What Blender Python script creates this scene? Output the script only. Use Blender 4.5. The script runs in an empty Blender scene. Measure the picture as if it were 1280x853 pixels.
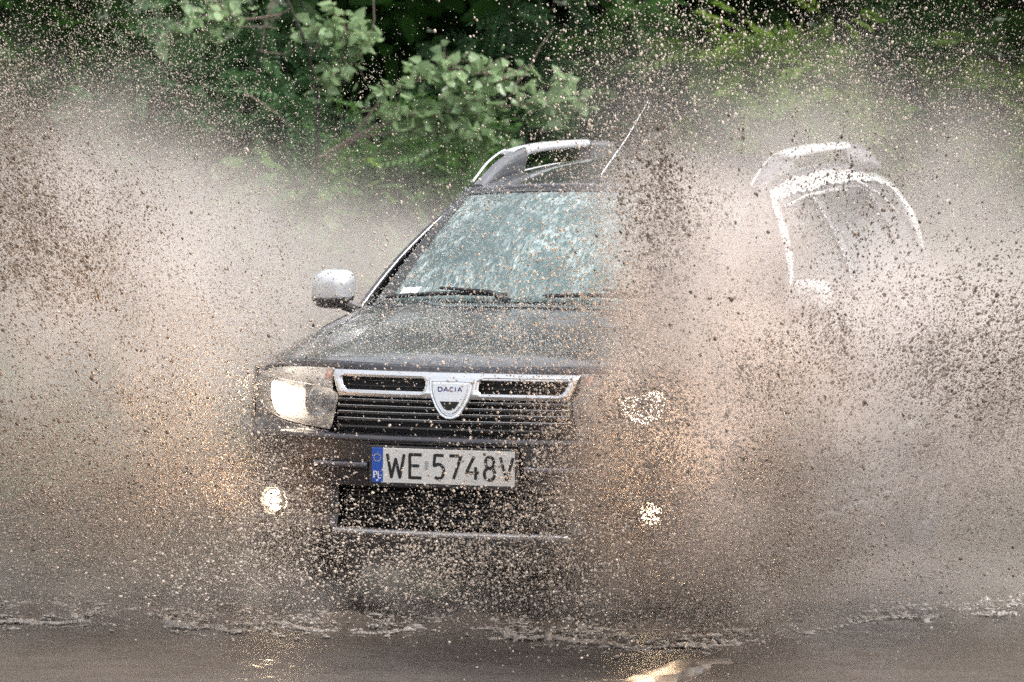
import bpy, bmesh, math, random
import numpy as np
from mathutils import Vector, Matrix, Euler
R = math.radians
rng = np.random.default_rng(7)
random.seed(7)
sc = bpy.context.scene
C = sc.collection

# ------------------------------------------------------------------ camera
# world = car frame: x lateral (image right), y back along the car, z up, front bumper at y = 0
F_PX, CX, DIST, HC, TH, PITCH, ROLL = 5813.9, -.228, 16.0, 1.902, .317, .054, -.006
_s, _c = math.sin(TH), math.cos(TH)
cam_loc = Vector((-CX * _c + DIST * _s, -CX * _s - DIST * _c, HC))
fwd = Vector((-_s * math.cos(PITCH), _c * math.cos(PITCH), -math.sin(PITCH)))
right0 = Vector((_c, _s, 0)); up0 = right0.cross(fwd)
cr, sr = math.cos(-ROLL), math.sin(-ROLL)
right = right0 * cr + up0 * sr
up = up0 * cr - right0 * sr
cam_d = bpy.data.cameras.new('camera'); cam = bpy.data.objects.new('camera', cam_d); C.objects.link(cam)
M = Matrix((right, up, -fwd)).transposed().to_4x4(); M.translation = cam_loc
cam.matrix_world = M
cam_d.sensor_width = 36; cam_d.lens = F_PX / 1280 * 36
cam_d.clip_start = .5; cam_d.clip_end = 2000
cam_d.dof.use_dof = True; cam_d.dof.focus_distance = 16.4; cam_d.dof.aperture_fstop = 6.3
sc.camera = cam

# ------------------------------------------------------------------ world, sun, exposure
SUN_EL, SUN_AZ = 60.0, 85.0      # bright overcast; the brightest part of the sky stands high to the right
w = bpy.data.worlds.new('World'); sc.world = w; w.use_nodes = True
nt = w.node_tree; nt.nodes.clear()
sky = nt.nodes.new('ShaderNodeTexSky'); sky.sky_type = 'NISHITA'; sky.sun_disc = False
sky.sun_elevation = R(SUN_EL); sky.sun_rotation = R(SUN_AZ)
sky.air_density = 1.0; sky.dust_density = 3.0; sky.ozone_density = 1.0
hs = nt.nodes.new('ShaderNodeHueSaturation'); hs.inputs['Saturation'].default_value = .22
bg = nt.nodes.new('ShaderNodeBackground'); bg.inputs['Strength'].default_value = .15
out = nt.nodes.new('ShaderNodeOutputWorld')
nt.links.new(sky.outputs[0], hs.inputs['Color']); nt.links.new(hs.outputs[0], bg.inputs['Color']); nt.links.new(bg.outputs[0], out.inputs['Surface'])
sd = bpy.data.lights.new('sun', 'SUN'); sd.energy = 1.5; sd.angle = R(14); sd.color = (1, .965, .92)
so = bpy.data.objects.new('sun', sd); C.objects.link(so)
az, el = R(SUN_AZ), R(SUN_EL)
sdir = Vector((math.sin(az) * math.cos(el), math.cos(az) * math.cos(el), math.sin(el)))   # towards the sun
so.rotation_euler = sdir.to_track_quat('Z', 'Y').to_euler()
sc.view_settings.view_transform = 'Standard'; sc.view_settings.look = 'None'
sc.view_settings.exposure = 1.4; sc.view_settings.gamma = 1; sc.view_settings.use_curve_mapping = False
cy = sc.cycles
cy.max_bounces = 8; cy.diffuse_bounces = 3; cy.glossy_bounces = 4; cy.transmission_bounces = 6; cy.volume_bounces = 3; cy.transparent_max_bounces = 16
cy.volume_step_rate = 2.0; cy.volume_preview_step_rate = 1.0; cy.volume_max_steps = 128
cy.use_denoising = False
cy.sample_clamp_indirect = 3; cy.sample_clamp_direct = 8

# ------------------------------------------------------------------ helpers
def tag(o, label=None, cat=None, group=None, kind=None):
    if label: o['label'] = label
    if cat: o['category'] = cat
    if group: o['group'] = group
    if kind: o['kind'] = kind
    return o
def empty(name, loc=(0, 0, 0)):
    o = bpy.data.objects.new(name, None); C.objects.link(o); o.location = loc; o.empty_display_size = .1
    return o
def link(name, me, mat=None, parent=None):
    o = bpy.data.objects.new(name, me); C.objects.link(o)
    if mat is not None: me.materials.append(mat)
    if parent: o.parent = parent
    return o
def mesh_np(name, V, Fs, n, smooth=True):
    """V (N,3), Fs (M,n) int -> mesh, fast"""
    me = bpy.data.meshes.new(name)
    V = np.ascontiguousarray(V, np.float32); Fs = np.ascontiguousarray(Fs, np.int32)
    me.vertices.add(len(V)); me.vertices.foreach_set('co', V.ravel())
    me.loops.add(Fs.size); me.loops.foreach_set('vertex_index', Fs.ravel())
    me.polygons.add(len(Fs)); me.polygons.foreach_set('loop_start', np.arange(0, Fs.size, n, dtype=np.int32))
    me.polygons.foreach_set('loop_total', np.full(len(Fs), n, np.int32))
    if smooth: me.polygons.foreach_set('use_smooth', np.ones(len(Fs), bool))
    me.update(calc_edges=True); me.validate()
    return me
class MB:
    """collects polygons and builds ONE mesh object"""
    def __init__(s): s.v = []; s.f = []
    def add(s, vs, fs):
        b = len(s.v); s.v += [tuple(p) for p in vs]; s.f += [tuple(b + i for i in q) for q in fs]; return s
    def grid(s, fn, nu, nv, flip=False, keep=None):
        vs = [fn(i / nu, j / nv) for i in range(nu + 1) for j in range(nv + 1)]
        fs = []
        for i in range(nu):
            for j in range(nv):
                q = (i * (nv + 1) + j, (i + 1) * (nv + 1) + j, (i + 1) * (nv + 1) + j + 1, i * (nv + 1) + j + 1)
                if keep and not keep((i + .5) / nu, (j + .5) / nv): continue
                fs.append(q[::-1] if flip else q)
        return s.add(vs, fs)
    def box(s, c, d, rot=None):
        cx, cy_, cz = c; x, y, z = d[0] / 2, d[1] / 2, d[2] / 2
        vs = [Vector((sx * x, sy * y, sz * z)) for sx in (-1, 1) for sy in (-1, 1) for sz in (-1, 1)]
        if rot is not None: vs = [rot @ v for v in vs]
        vs = [v + Vector(c) for v in vs]
        return s.add(vs, [(0, 1, 3, 2), (4, 6, 7, 5), (0, 4, 5, 1), (2, 3, 7, 6), (0, 2, 6, 4), (1, 5, 7, 3)])
    def tube(s, pts, rad, n=8, cap=True):
        pts = [Vector(p) for p in pts]; rr = rad if isinstance(rad, (list, tuple)) else [rad] * len(pts)
        rings = []; prev = None
        for k, p in enumerate(pts):
            t = (pts[min(k + 1, len(pts) - 1)] - pts[max(k - 1, 0)]).normalized()
            if prev is None:
                a = Vector((0, 0, 1)) if abs(t.z) < .9 else Vector((1, 0, 0)); u = t.cross(a).normalized()
            else: u = (prev - t * prev.dot(t)).normalized()
            prev = u; v = t.cross(u)
            rings.append([p + (u * math.cos(2 * math.pi * i / n) + v * math.sin(2 * math.pi * i / n)) * rr[k] for i in range(n)])
        vs = [q for r in rings for q in r]; fs = []
        for k in range(len(rings) - 1):
            for i in range(n):
                fs.append((k * n + i, k * n + (i + 1) % n, (k + 1) * n + (i + 1) % n, (k + 1) * n + i))
        if cap: fs += [tuple(range(n))[::-1], tuple((len(rings) - 1) * n + i for i in range(n))]
        return s.add(vs, fs)
    def lathe(s, prof, origin, axis, n=48):
        """prof: (r, h) along axis"""
        ax = Vector(axis).normalized(); a = Vector((0, 0, 1)) if abs(ax.z) < .9 else Vector((1, 0, 0))
        u = ax.cross(a).normalized(); v = ax.cross(u); o = Vector(origin)
        vs = [o + ax * h + (u * math.cos(2 * math.pi * i / n) + v * math.sin(2 * math.pi * i / n)) * r for r, h in prof for i in range(n)]
        fs = [(k * n + i, k * n + (i + 1) % n, (k + 1) * n + (i + 1) % n, (k + 1) * n + i) for k in range(len(prof) - 1) for i in range(n)]
        return s.add(vs, fs)
    def build(s, name, mat, parent=None, smooth=True, solid=0, bevel=0, sub=0, weld=True, offset=1, shade=35):
        me = bpy.data.meshes.new(name); me.from_pydata(s.v, [], s.f); me.update()
        bm = bmesh.new(); bm.from_mesh(me)
        if weld: bmesh.ops.remove_doubles(bm, verts=bm.verts, dist=1e-5)
        bmesh.ops.delete(bm, geom=[v for v in bm.verts if not v.link_faces], context='VERTS')
        bmesh.ops.recalc_face_normals(bm, faces=bm.faces) if solid == 0 else None
        bm.to_mesh(me); bm.free()
        if smooth:
            me.polygons.foreach_set('use_smooth', [True] * len(me.polygons))
            try: me.set_sharp_from_angle(angle=R(shade))
            except Exception: pass
        o = link(name, me, mat, parent)
        if sub: m = o.modifiers.new('sub', 'SUBSURF'); m.levels = m.render_levels = sub
        if solid: m = o.modifiers.new('solid', 'SOLIDIFY'); m.thickness = solid; m.offset = offset
        if bevel: m = o.modifiers.new('bevel', 'BEVEL'); m.width = bevel; m.segments = 2; m.limit_method = 'ANGLE'; m.angle_limit = R(40)
        return o

def lerp(a, b, t): return a + (b - a) * t
def interp(x, X, Y): return float(np.interp(x, X, Y))
def smooth_interp(X, Y):
    """monotone cubic (Fritsch-Carlson) interpolation"""
    X = np.array(X, float); Y = np.array(Y, float); h = np.diff(X); d = np.diff(Y) / h
    m = np.zeros(len(X)); m[0], m[-1] = d[0], d[-1]
    for i in range(1, len(X) - 1):
        m[i] = 0 if d[i - 1] * d[i] <= 0 else 2 * d[i - 1] * d[i] / (d[i - 1] + d[i])
    def f(x):
        x = min(max(x, X[0]), X[-1]); i = min(int(np.searchsorted(X, x, 'right')) - 1, len(X) - 2); i = max(i, 0)
        t = (x - X[i]) / h[i]
        return float(Y[i] * (1 + 2 * t) * (1 - t) ** 2 + m[i] * h[i] * t * (1 - t) ** 2 + Y[i + 1] * t * t * (3 - 2 * t) + m[i + 1] * h[i] * t * t * (t - 1))
    return f

# ------------------------------------------------------------------ materials
class NT:
    def __init__(s, name):
        s.m = bpy.data.materials.new(name); s.m.use_nodes = True; s.t = s.m.node_tree; s.t.nodes.clear()
        s.out = s.t.nodes.new('ShaderNodeOutputMaterial')
    def n(s, typ, **kw):
        o = s.t.nodes.new(typ)
        for k, v in kw.items():
            if k.startswith('_'): setattr(o, k[1:], v)
            else:
                key = k.replace('__', ' ')
                if isinstance(v, bpy.types.NodeSocket): s.t.links.new(v, o.inputs[key])
                else: o.inputs[key].default_value = v
        return o
    def l(s, a, b): s.t.links.new(a, b)
    def noise(s, scale, detail=4, rough=.55, vec=None, dist=0):
        n = s.n('ShaderNodeTexNoise', Scale=scale, Detail=detail, Roughness=rough, Distortion=dist)
        if vec is None: vec = s.coord()
        s.l(vec, n.inputs['Vector']); return n.outputs['Fac']
    def coord(s):
        if not hasattr(s, '_tc'): s._tc = s.n('ShaderNodeTexCoord').outputs['Object']
        return s._tc
    def mapped(s, scale=(1, 1, 1), rot=(0, 0, 0)):
        m = s.n('ShaderNodeMapping'); m.inputs['Scale'].default_value = scale; m.inputs['Rotation'].default_value = rot
        s.l(s.coord(), m.inputs['Vector']); return m.outputs[0]
    def ramp(s, fac, stops, interp='LINEAR'):
        r = s.n('ShaderNodeValToRGB'); e = r.color_ramp; e.interpolation = interp
        while len(e.elements) < len(stops): e.elements.new(.5)
        for i, (p, c) in enumerate(stops):
            e.elements[i].position = p; e.elements[i].color = (*c, 1) if len(c) == 3 else c
        s.l(fac, r.inputs['Fac']); return r.outputs['Color']
    def g(s, v): return (v, v, v)
    def mixc(s, fac, a, b):
        m = s.n('ShaderNodeMix', _data_type='RGBA')
        for k, v in ((0, fac), (6, a), (7, b)):
            if isinstance(v, bpy.types.NodeSocket): s.l(v, m.inputs[k])
            else: m.inputs[k].default_value = v if k == 0 else (*v, 1)
        return m.outputs[2]
    def math(s, op, a, b=None):
        m = s.n('ShaderNodeMath', _operation=op)
        for k, v in ((0, a), (1, b)):
            if v is None: continue
            if isinstance(v, bpy.types.NodeSocket): s.l(v, m.inputs[k])
            else: m.inputs[k].default_value = v
        return m.outputs[0]
    def bump(s, h, strength=.3, dist=.01, normal=None):
        b = s.n('ShaderNodeBump', Strength=strength, Distance=dist, Height=h)
        if normal is not None: s.l(normal, b.inputs['Normal'])
        return b.outputs[0]
    def pbsdf(s, **kw):
        p = s.n('ShaderNodeBsdfPrincipled')
        for k, v in kw.items():
            key = {'color': 'Base Color', 'rough': 'Roughness', 'metal': 'Metallic', 'normal': 'Normal', 'spec': 'Specular IOR Level', 'coat': 'Coat Weight', 'coatr': 'Coat Roughness',
                   'trans': 'Transmission Weight', 'ior': 'IOR', 'sub': 'Subsurface Weight', 'ecol': 'Emission Color', 'estr': 'Emission Strength', 'alpha': 'Alpha'}[k]
            if isinstance(v, bpy.types.NodeSocket): s.l(v, p.inputs[key])
            elif isinstance(v, tuple): p.inputs[key].default_value = (*v, 1)
            else: p.inputs[key].default_value = v
        s.l(p.outputs[0], s.out.inputs['Surface']); s.p = p
        return p

def droplets_height(m, scale=160, thr=.35):
    """beads of water on a surface: a voronoi cell pattern used as bump height"""
    v = m.n('ShaderNodeTexVoronoi', Scale=scale); m.l(m.coord(), v.inputs['Vector'])
    return m.ramp(v.outputs['Distance'], [(0, (1, 1, 1)), (thr, (0, 0, 0))])
def mat_wet(name, color, rough=.3, metal=0, coat=.6, mud=.35, bead=.35, mudcol=(.30, .255, .22)):
    """paint or plastic that is wet, beaded with water and speckled with mud"""
    m = NT(name)
    sp = m.ramp(m.noise(120, 3, .7), [(.60, (0, 0, 0)), (.70, (1, 1, 1))])
    film = m.ramp(m.noise(5, 5, .65), [(.45, (0, 0, 0)), (.8, (.5, .5, .5))])
    fac = m.math('MULTIPLY', m.math('MAXIMUM', sp, film), mud)
    col = m.mixc(fac, color, mudcol)
    rg = m.math('ADD', m.math('MULTIPLY', fac, .4), rough)
    h = m.math('ADD', droplets_height(m), m.math('MULTIPLY', m.noise(60, 3), .5))
    m.pbsdf(color=col, rough=rg, metal=metal, coat=coat, coatr=.08, normal=m.bump(h, bead, .002))
    return m.m
def mat_simple(name, color, rough=.5, metal=0, noise=.15, scale=30, **kw):
    m = NT(name)
    n = m.noise(scale, 5, .6)
    c = m.mixc(n, tuple(x * (1 - noise) for x in color), tuple(min(1, x * (1 + noise)) for x in color))
    m.pbsdf(color=c, rough=rough, metal=metal, normal=m.bump(n, .1, .002), **kw); return m.m
def mat_emit(name, color, strength):
    m = NT(name); n = m.ramp(m.noise(25, 2), [(.3, (.85, .85, .85)), (.7, (1, 1, 1))])
    e = m.n('ShaderNodeEmission', Strength=strength)
    m.l(m.mixc(1, (1, 1, 1), (1, 1, 1)), e.inputs['Color'])
    e.inputs['Color'].default_value = (*color, 1)
    for lk in list(e.inputs['Color'].links): m.t.links.remove(lk)
    m.l(m.math('MULTIPLY', n, strength), e.inputs['Strength'])
    m.l(e.outputs[0], m.out.inputs['Surface']); return m.m

PAINT = mat_wet('wet_graphite_paint', (.030, .031, .040), .26, .35, .9, .4, .35)
HOODP = mat_wet('wet_graphite_hood_paint', (.030, .031, .040), .26, .35, 1.0, .8, .8)  # stronger mud film, also lightening the bonnet in place of sky sheen
PLAST = mat_wet('wet_black_plastic', (.018, .018, .019), .42, 0, .2, .35, .4)
DARK = mat_simple('dark_cavity', (.008, .008, .009), .7)
RUBBER = mat_simple('tyre_rubber', (.02, .02, .021), .65)
SILVER = mat_wet('satin_silver_trim', (.72, .73, .75), .34, .3, .5, .22, .35)
CHROME = mat_wet('wet_chrome', (.74, .75, .77), .16, .9, .4, .15, .3)
MIRRORCAP = mat_wet('silver_mirror_cap', (.66, .67, .69), .28, .5, .8, .12, .15)
GREYPL = mat_wet('grey_rail_plastic', (.07, .072, .085), .3, .2, .7, .3, .4)
ALLOY = mat_simple('alloy_rim', (.10, .095, .09), .5, .3)
PLATEW = mat_wet('plate_white', (.74, .74, .71), .35, 0, .3, .5, .12)
PLATEB = mat_wet('plate_blue', (.012, .09, .48), .35, 0, .3, .2, .12)
PLATEK = mat_simple('plate_black_lettering', (.012, .012, .013), .4)
PLATEG = mat_simple('plate_grey_seal', (.38, .40, .42), .4)
BADGEB = mat_simple('badge_blue_lettering', (.02, .04, .25), .4)
STARY = mat_simple('plate_star_yellow', (.8, .62, .05), .4)
WHITEL = mat_simple('plate_white_lettering', (.8, .8, .8), .4)
LAMPW = mat_emit('headlight_glow', (1.0, .86, .68), 8)
FOGW = mat_emit('fog_lamp_glow', (1.0, .74, .46), 30)
REFL = mat_simple('headlight_reflector', (.16, .155, .155), .35, .3, .1)
AMBER = mat_simple('indicator_bulb', (.55, .22, .12), .3)

def mat_glass_windscreen():
    m = NT('wet_windscreen_glass')
    # a thin turbulent film of water and spray thrown up the screen: streaks up and outwards, also painting in pale sky reflections
    mp = m.mapped((2.2, 1.1, 1.4), (0, 0, R(-35)))
    wrp = m.noise(3.0, 6, .62, mp, 1.2)
    big = m.ramp(wrp, [(.44, (0, 0, 0)), (.54, (.45, .45, .45)), (.60, (.9, .9, .9)), (.7, (.5, .5, .5))])
    mp2 = m.mapped((26, 7, 9), (0, 0, R(-38)))
    streak = m.ramp(m.noise(3.2, 5, .7, mp2, .5), [(.42, (0, 0, 0)), (.72, (1, 1, 1))])
    film = m.math('ADD', m.math('MULTIPLY', m.math('MULTIPLY', big, streak), .62), m.math('MULTIPLY', streak, .09))
    film = m.math('ADD', film, .07)
    h = m.math('ADD', droplets_height(m, 120, .5), m.math('MULTIPLY', streak, 1.5))
    nrm = m.bump(h, .40, .0025)
    g = m.n('ShaderNodeBsdfGlossy', Roughness=.09); m.l(nrm, g.inputs['Normal']); g.inputs['Color'].default_value = (.72, .88, .87, 1)
    t = m.n('ShaderNodeBsdfTransparent'); t.inputs['Color'].default_value = (.32, .50, .49, 1)
    fr = m.n('ShaderNodeFresnel', IOR=1.55); m.l(nrm, fr.inputs['Normal'])
    mx = m.n('ShaderNodeMixShader'); m.l(m.math('MINIMUM', m.math('ADD', m.math('MULTIPLY', fr.outputs[0], 1.0), .02), 1), mx.inputs[0]); m.l(t.outputs[0], mx.inputs[1]); m.l(g.outputs[0], mx.inputs[2])
    d = m.n('ShaderNodeBsdfDiffuse'); d.inputs['Color'].default_value = (.74, .84, .84, 1)
    mx2 = m.n('ShaderNodeMixShader'); m.l(m.math('MINIMUM', film, .9), mx2.inputs[0]); m.l(mx.outputs[0], mx2.inputs[1]); m.l(d.outputs[0], mx2.inputs[2])
    m.l(mx2.outputs[0], m.out.inputs['Surface']); return m.m
SCREEN = mat_glass_windscreen()
def mat_glass_side():
    m = NT('wet_side_glass')
    nrm = m.bump(droplets_height(m, 90, .4), .3, .002)
    g = m.n('ShaderNodeBsdfGlossy', Roughness=.06); m.l(nrm, g.inputs['Normal'])
    t = m.n('ShaderNodeBsdfTransparent'); t.inputs['Color'].default_value = (.16, .19, .18, 1)
    fr = m.n('ShaderNodeFresnel', IOR=1.5); m.l(nrm, fr.inputs['Normal'])
    mx = m.n('ShaderNodeMixShader'); m.l(m.math('ADD', fr.outputs[0], .05), mx.inputs[0]); m.l(t.outputs[0], mx.inputs[1]); m.l(g.outputs[0], mx.inputs[2])
    m.l(mx.outputs[0], m.out.inputs['Surface']); return m.m
SIDEG = mat_glass_side()
def mat_lens():
    m = NT('headlight_lens')
    nrm = m.bump(droplets_height(m, 110, .45), .35, .002)
    g = m.n('ShaderNodeBsdfGlossy', Roughness=.08); m.l(nrm, g.inputs['Normal'])
    t = m.n('ShaderNodeBsdfTransparent'); t.inputs['Color'].default_value = (.93, .93, .93, 1)
    fr = m.n('ShaderNodeFresnel', IOR=1.5); m.l(nrm, fr.inputs['Normal'])
    mx = m.n('ShaderNodeMixShader'); m.l(fr.outputs[0], mx.inputs[0]); m.l(t.outputs[0], mx.inputs[1]); m.l(g.outputs[0], mx.inputs[2])
    d = m.n('ShaderNodeBsdfDiffuse'); d.inputs['Color'].default_value = (.7, .68, .66, 1)
    sp = m.math('MULTIPLY', m.ramp(m.noise(70, 4, .7), [(.45, (.3, .3, .3)), (.65, (1, 1, 1))]), .38)
    mx2 = m.n('ShaderNodeMixShader'); m.l(sp, mx2.inputs[0]); m.l(mx.outputs[0], mx2.inputs[1]); m.l(d.outputs[0], mx2.inputs[2])
    m.l(mx2.outputs[0], m.out.inputs['Surface']); return m.m
LENS = mat_lens()

# ================================================================== SETTING
def mat_ground():
    m = NT('road_and_verge')
    asph = m.mixc(m.noise(90, 5, .7), (.035, .034, .033), (.075, .072, .068))
    wet = m.ramp(m.noise(.8, 4, .6), [(.4, (.15, .15, .15)), (.6, (.45, .45, .45))])
    m.pbsdf(color=asph, rough=wet, normal=m.bump(m.noise(180, 3), .4, .004)); return m.m
def mat_verge():
    m = NT('verge_soil')
    c = m.ramp(m.noise(3, 6, .65), [(.3, (.02, .022, .012)), (.55, (.035, .05, .018)), (.75, (.05, .04, .025))])
    m.pbsdf(color=c, rough=.9, normal=m.bump(m.noise(14, 5), .8, .05)); return m.m
me = MB()
me.grid(lambda u, v: (lerp(-400, 400, u), lerp(-300, 500, v), 0), 4, 4)
tag(me.build('ground', mat_verge(), smooth=False), kind='structure')
me = MB(); me.grid(lambda u, v: (lerp(-3.6, 6.4, u), lerp(-120, 260, v), .012), 4, 60)
tag(me.build('road', mat_ground(), smooth=False), kind='structure')

WZ = .06
def mat_water():
    m = NT('muddy_puddle_water')
    tc = m.coord()
    mp = m.n('ShaderNodeMapping'); mp.inputs['Rotation'].default_value = (0, 0, -TH); mp.inputs['Scale'].default_value = (.22, 1, 1); m.l(tc, mp.inputs['Vector'])
    a = m.noise(5, 6, .6, mp.outputs[0], .3); b = m.noise(55, 4, .65, mp.outputs[0])
    h = m.math('ADD', a, m.math('MULTIPLY', b, .6))
    c = m.mixc(m.noise(2, 4), (.060, .048, .040), (.10, .082, .068))
    m.pbsdf(color=c, rough=.09, spec=.5, ior=1.33, normal=m.bump(h, .9, .022)); return m.m
def foam_a(x):
    """y (distance) of the front edge of the churned water for a given lateral x"""
    return interp(x, [-3.5, -1.5, -.9, -.3, 0, .3, .7, 1.1, 1.4, 1.8, 2.3, 4.5], [-.2, -.48, -.50, -.36, -.18, -.26, -.45, -.25, .6, 1.0, 1.15, 1.4]) + .06 * math.sin(x * 5.1) + .04 * math.sin(x * 13.7) + (0)
RIP = []
for lam, am_ in ((.34, .0030), (.27, .0026), (.21, .0022), (.17, .0018), (.13, .0014), (.105, .0011), (.085, .0009), (.07, .0007), (.058, .0005), (.05, .0004)):
    for _ in range(2):
        th_ = TH + math.pi / 2 + random.gauss(0, .42); k_ = 2 * math.pi / lam
        RIP.append((k_ * math.cos(th_), k_ * math.sin(th_), am_ * .72, random.uniform(0, 6.28)))
me = MB()
def wfn(u, v):
    x = lerp(-3.45, 6.2, u); y = interp(v, [0, .08, .80, 1], [-9, -2.6, .7, 14])
    z = WZ
    if -3 < y < 1.2:
        for ax_, ay_, am_, ph_ in RIP: z += am_ * math.sin(ax_ * x + ay_ * y + ph_)
    d = y - foam_a(x)
    if d > -.2 and y < 6:
        k = min(1, max(0, (d + .2) / .35))
        z += k * (.018 * math.sin(x * 9 + 3 * math.sin(y * 5)) * math.sin(y * 11 + 2 * math.sin(x * 4)) + .02 * math.exp(-((d - .12) / .12) ** 2) * (1 + math.sin(x * 17)))
    return (x, y, z)
me.grid(wfn, 330, 330)
water = tag(me.build('puddle_water', mat_water()), kind='structure')

def mat_marking():
    m = NT('worn_road_marking')
    n = m.noise(9, 6, .7); g = m.ramp(n, [(.38, (.08, .062, .048)), (.58, (.26, .20, .15))])
    m.pbsdf(color=g, rough=.3, coat=.4, normal=m.bump(m.noise(40, 4), .5, .004)); return m.m
me = MB()
def mk(u, v):
    y = lerp(-9, 14, v); wob = .012 * math.sin(y * 7.3) + .008 * math.sin(y * 17.1)
    prof = [(-.10, -.03), (-.095, .012), (-.07, .022), (0, .026), (.075, .022), (.095, .010), (.10, -.03)]
    px, pz = prof[int(round(u * 6))]
    return (1.14 + px * .75 + (wob if abs(px) > .08 else 0), y, WZ - .045 * min(1, max(0, (y + .95) / .6)) + pz + .004 * math.sin(y * 11 + px * 30))
me.grid(mk, 6, 400)
tag(me.build('lane_marking', mat_marking()), kind='structure')

# ================================================================== CAR
car = tag(empty('car', (0, .0, 0)), 'dark graphite compact SUV with lit lamps driving nose-on through a muddy puddle', 'car')

PXs = [0, .2, .42, .64, .75, .83, .88, .902, .908]
PAs = [0, .012, .045, .11, .18, .28, .42, .62, .85]
# plan curve by arc length
_f = smooth_interp(PXs, PAs)
pl = [(x, _f(x)) for x in np.linspace(0, .9, 90)]
pl += [(.9 + .008 * t, lerp(_f(.9), .85, t)) for t in np.linspace(.1, 1, 8)]
pl += [(x, a) for x, a in zip([.910, .912, .912, .910, .905, .895, .87, .80, .66, .4, .2, 0], [1.2, 1.8, 2.6, 3.2, 3.6, 3.9, 4.08, 4.20, 4.26, 4.30, 4.31, 4.315])]
pl = np.array(pl); seg = np.r_[0, np.cumsum(np.hypot(*np.diff(pl, axis=0).T))]
def plan(s):
    sg = -1 if s < 0 else 1; s = abs(s)
    return sg * float(np.interp(s, seg, pl[:, 0])), float(np.interp(s, seg, pl[:, 1]))
def s_of_x(x): return math.copysign(float(np.interp(abs(x), pl[:98, 0], seg[:98])), x)
def s_of_a(a): return float(np.interp(a, pl[20:-3, 1], seg[20:-3]))
S_END = float(seg[-1])
_gy = smooth_interp([.18, .25, .34, .37, .42, .50, .58, .62, .69, .705, .72, .85, .90, .93, .96], [.12, .07, .02, .0, .02, .02, .005, -.01, -.012, .004, .03, .05, .06, .085, .12])
# how far the side leans in at each height (scale on x)
_gx = smooth_interp([.18, .28, .38, .52, .68, .84, .93, 1.00, 1.06], [.955, .985, 1.0, 1.0, 1.0, 1.0, .985, .955, .925])
ARCH = ((.82, .365), (3.49, .365)); AR = .385
def flare(a, z):
    o = 0
    for ca, cz in ARCH:
        d = math.hypot(a - ca, z - cz)
        o += .035 * math.exp(-((d - .42) / .13) ** 2) if d > .36 else .035
    return o
def S(s, z, off=0):
    x, a = plan(s)
    front = max(0, 1 - max(0, a - .02) / .55) if a < 2 else 0
    e = 1e-3
    x2, a2 = plan(s + e); tx, ta = (x2 - x) / e, (a2 - a) / e
    n = math.hypot(tx, ta) or 1; nx, na = ta / n, -tx / n    # outward normal for s>0
    if s < 0: pass
    fl = flare(a, z) if abs(x) > .8 else flare(a, z) * max(0, (abs(x) - .7) / .1)
    if a > 3.9: fl = 0
    xx = x * (_gx(z) if abs(x) > .5 else lerp(1, _gx(z), max(0, abs(x) - .3) / .2))
    return Vector((xx + nx * (off + fl), a + na * (off + fl) + _gy(z) * front, z))
def patch(mb, s0, s1, zt, zb, ns, nz, off=0, keep=None):
    """strip of body surface between curves zb(t) and zt(t), s from s0 to s1; s0/s1 may be functions of v"""
    f0 = s0 if callable(s0) else (lambda v: s0); f1 = s1 if callable(s1) else (lambda v: s1)
    ft = zt if callable(zt) else (lambda t: zt); fb = zb if callable(zb) else (lambda t: zb)
    def fn(u, v):
        s = lerp(f0(v), f1(v), u); z = lerp(fb(u), ft(u), v)
        return S(s, z, off(u, v) if callable(off) else off)
    return mb.grid(fn, ns, nz, keep=keep)
def mirrored(build):
    for sg in (-1, 1): build(sg)

# ---- body shell: sides, fenders and rear
deck_z_c = smooth_interp([.08, .13, .2, .35, .65, 1.15, 1.4], [.925, .945, .965, .992, 1.04, 1.12, 1.13])
deck_z_e = smooth_interp([.08, .2, .4, .7, 1.0, 1.3, 1.5], [.905, .915, .93, .975, 1.035, 1.075, 1.08])
def deck(x, a):
    t = min(1, abs(x) / .86)
    bulge = .010 * math.exp(-((abs(x) - .50) / .06) ** 2) * min(1, max(0, (a - .15) / .3))
    return lerp(deck_z_c(a), deck_z_e(a), t ** 2.6) + bulge - .03 * max(0, (t - .93) / .07) ** 2
def belt_z(a): return interp(a, [.3, .7, 1.0, 1.3, 2, 3, 4, 4.3], [.90, .95, 1.0, 1.04, 1.06, 1.085, 1.12, 1.12])
s_side0 = s_of_x(.808)
body = MB()
def side_keep(sg):
    def k(u, v):
        p = side_fn(sg)(u, v)
        if p.y > 3.9: return True
        for ca, cz in ARCH:
            if math.hypot(p.y - ca, p.z - cz) < AR: return False
        return True
    return k
def side_fn(sg):
    def fn(u, v):
        s = lerp(s_side0, S_END, u); x, a = plan(s)
        z = lerp(.23, belt_z(a), v)
        p = S(s, z)
        # snap to the wheel arch circle
        if p.y < 3.95:
            for ca, cz in ARCH:
                d = math.hypot(p.y - ca, p.z - cz)
                if AR - .03 < d < AR + .008 and p.z > .2:
                    k = AR / d; p.y = ca + (p.y - ca) * k; p.z = cz + (p.z - cz) * k
        return Vector((sg * p.x, p.y, p.z))
    return fn
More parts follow.
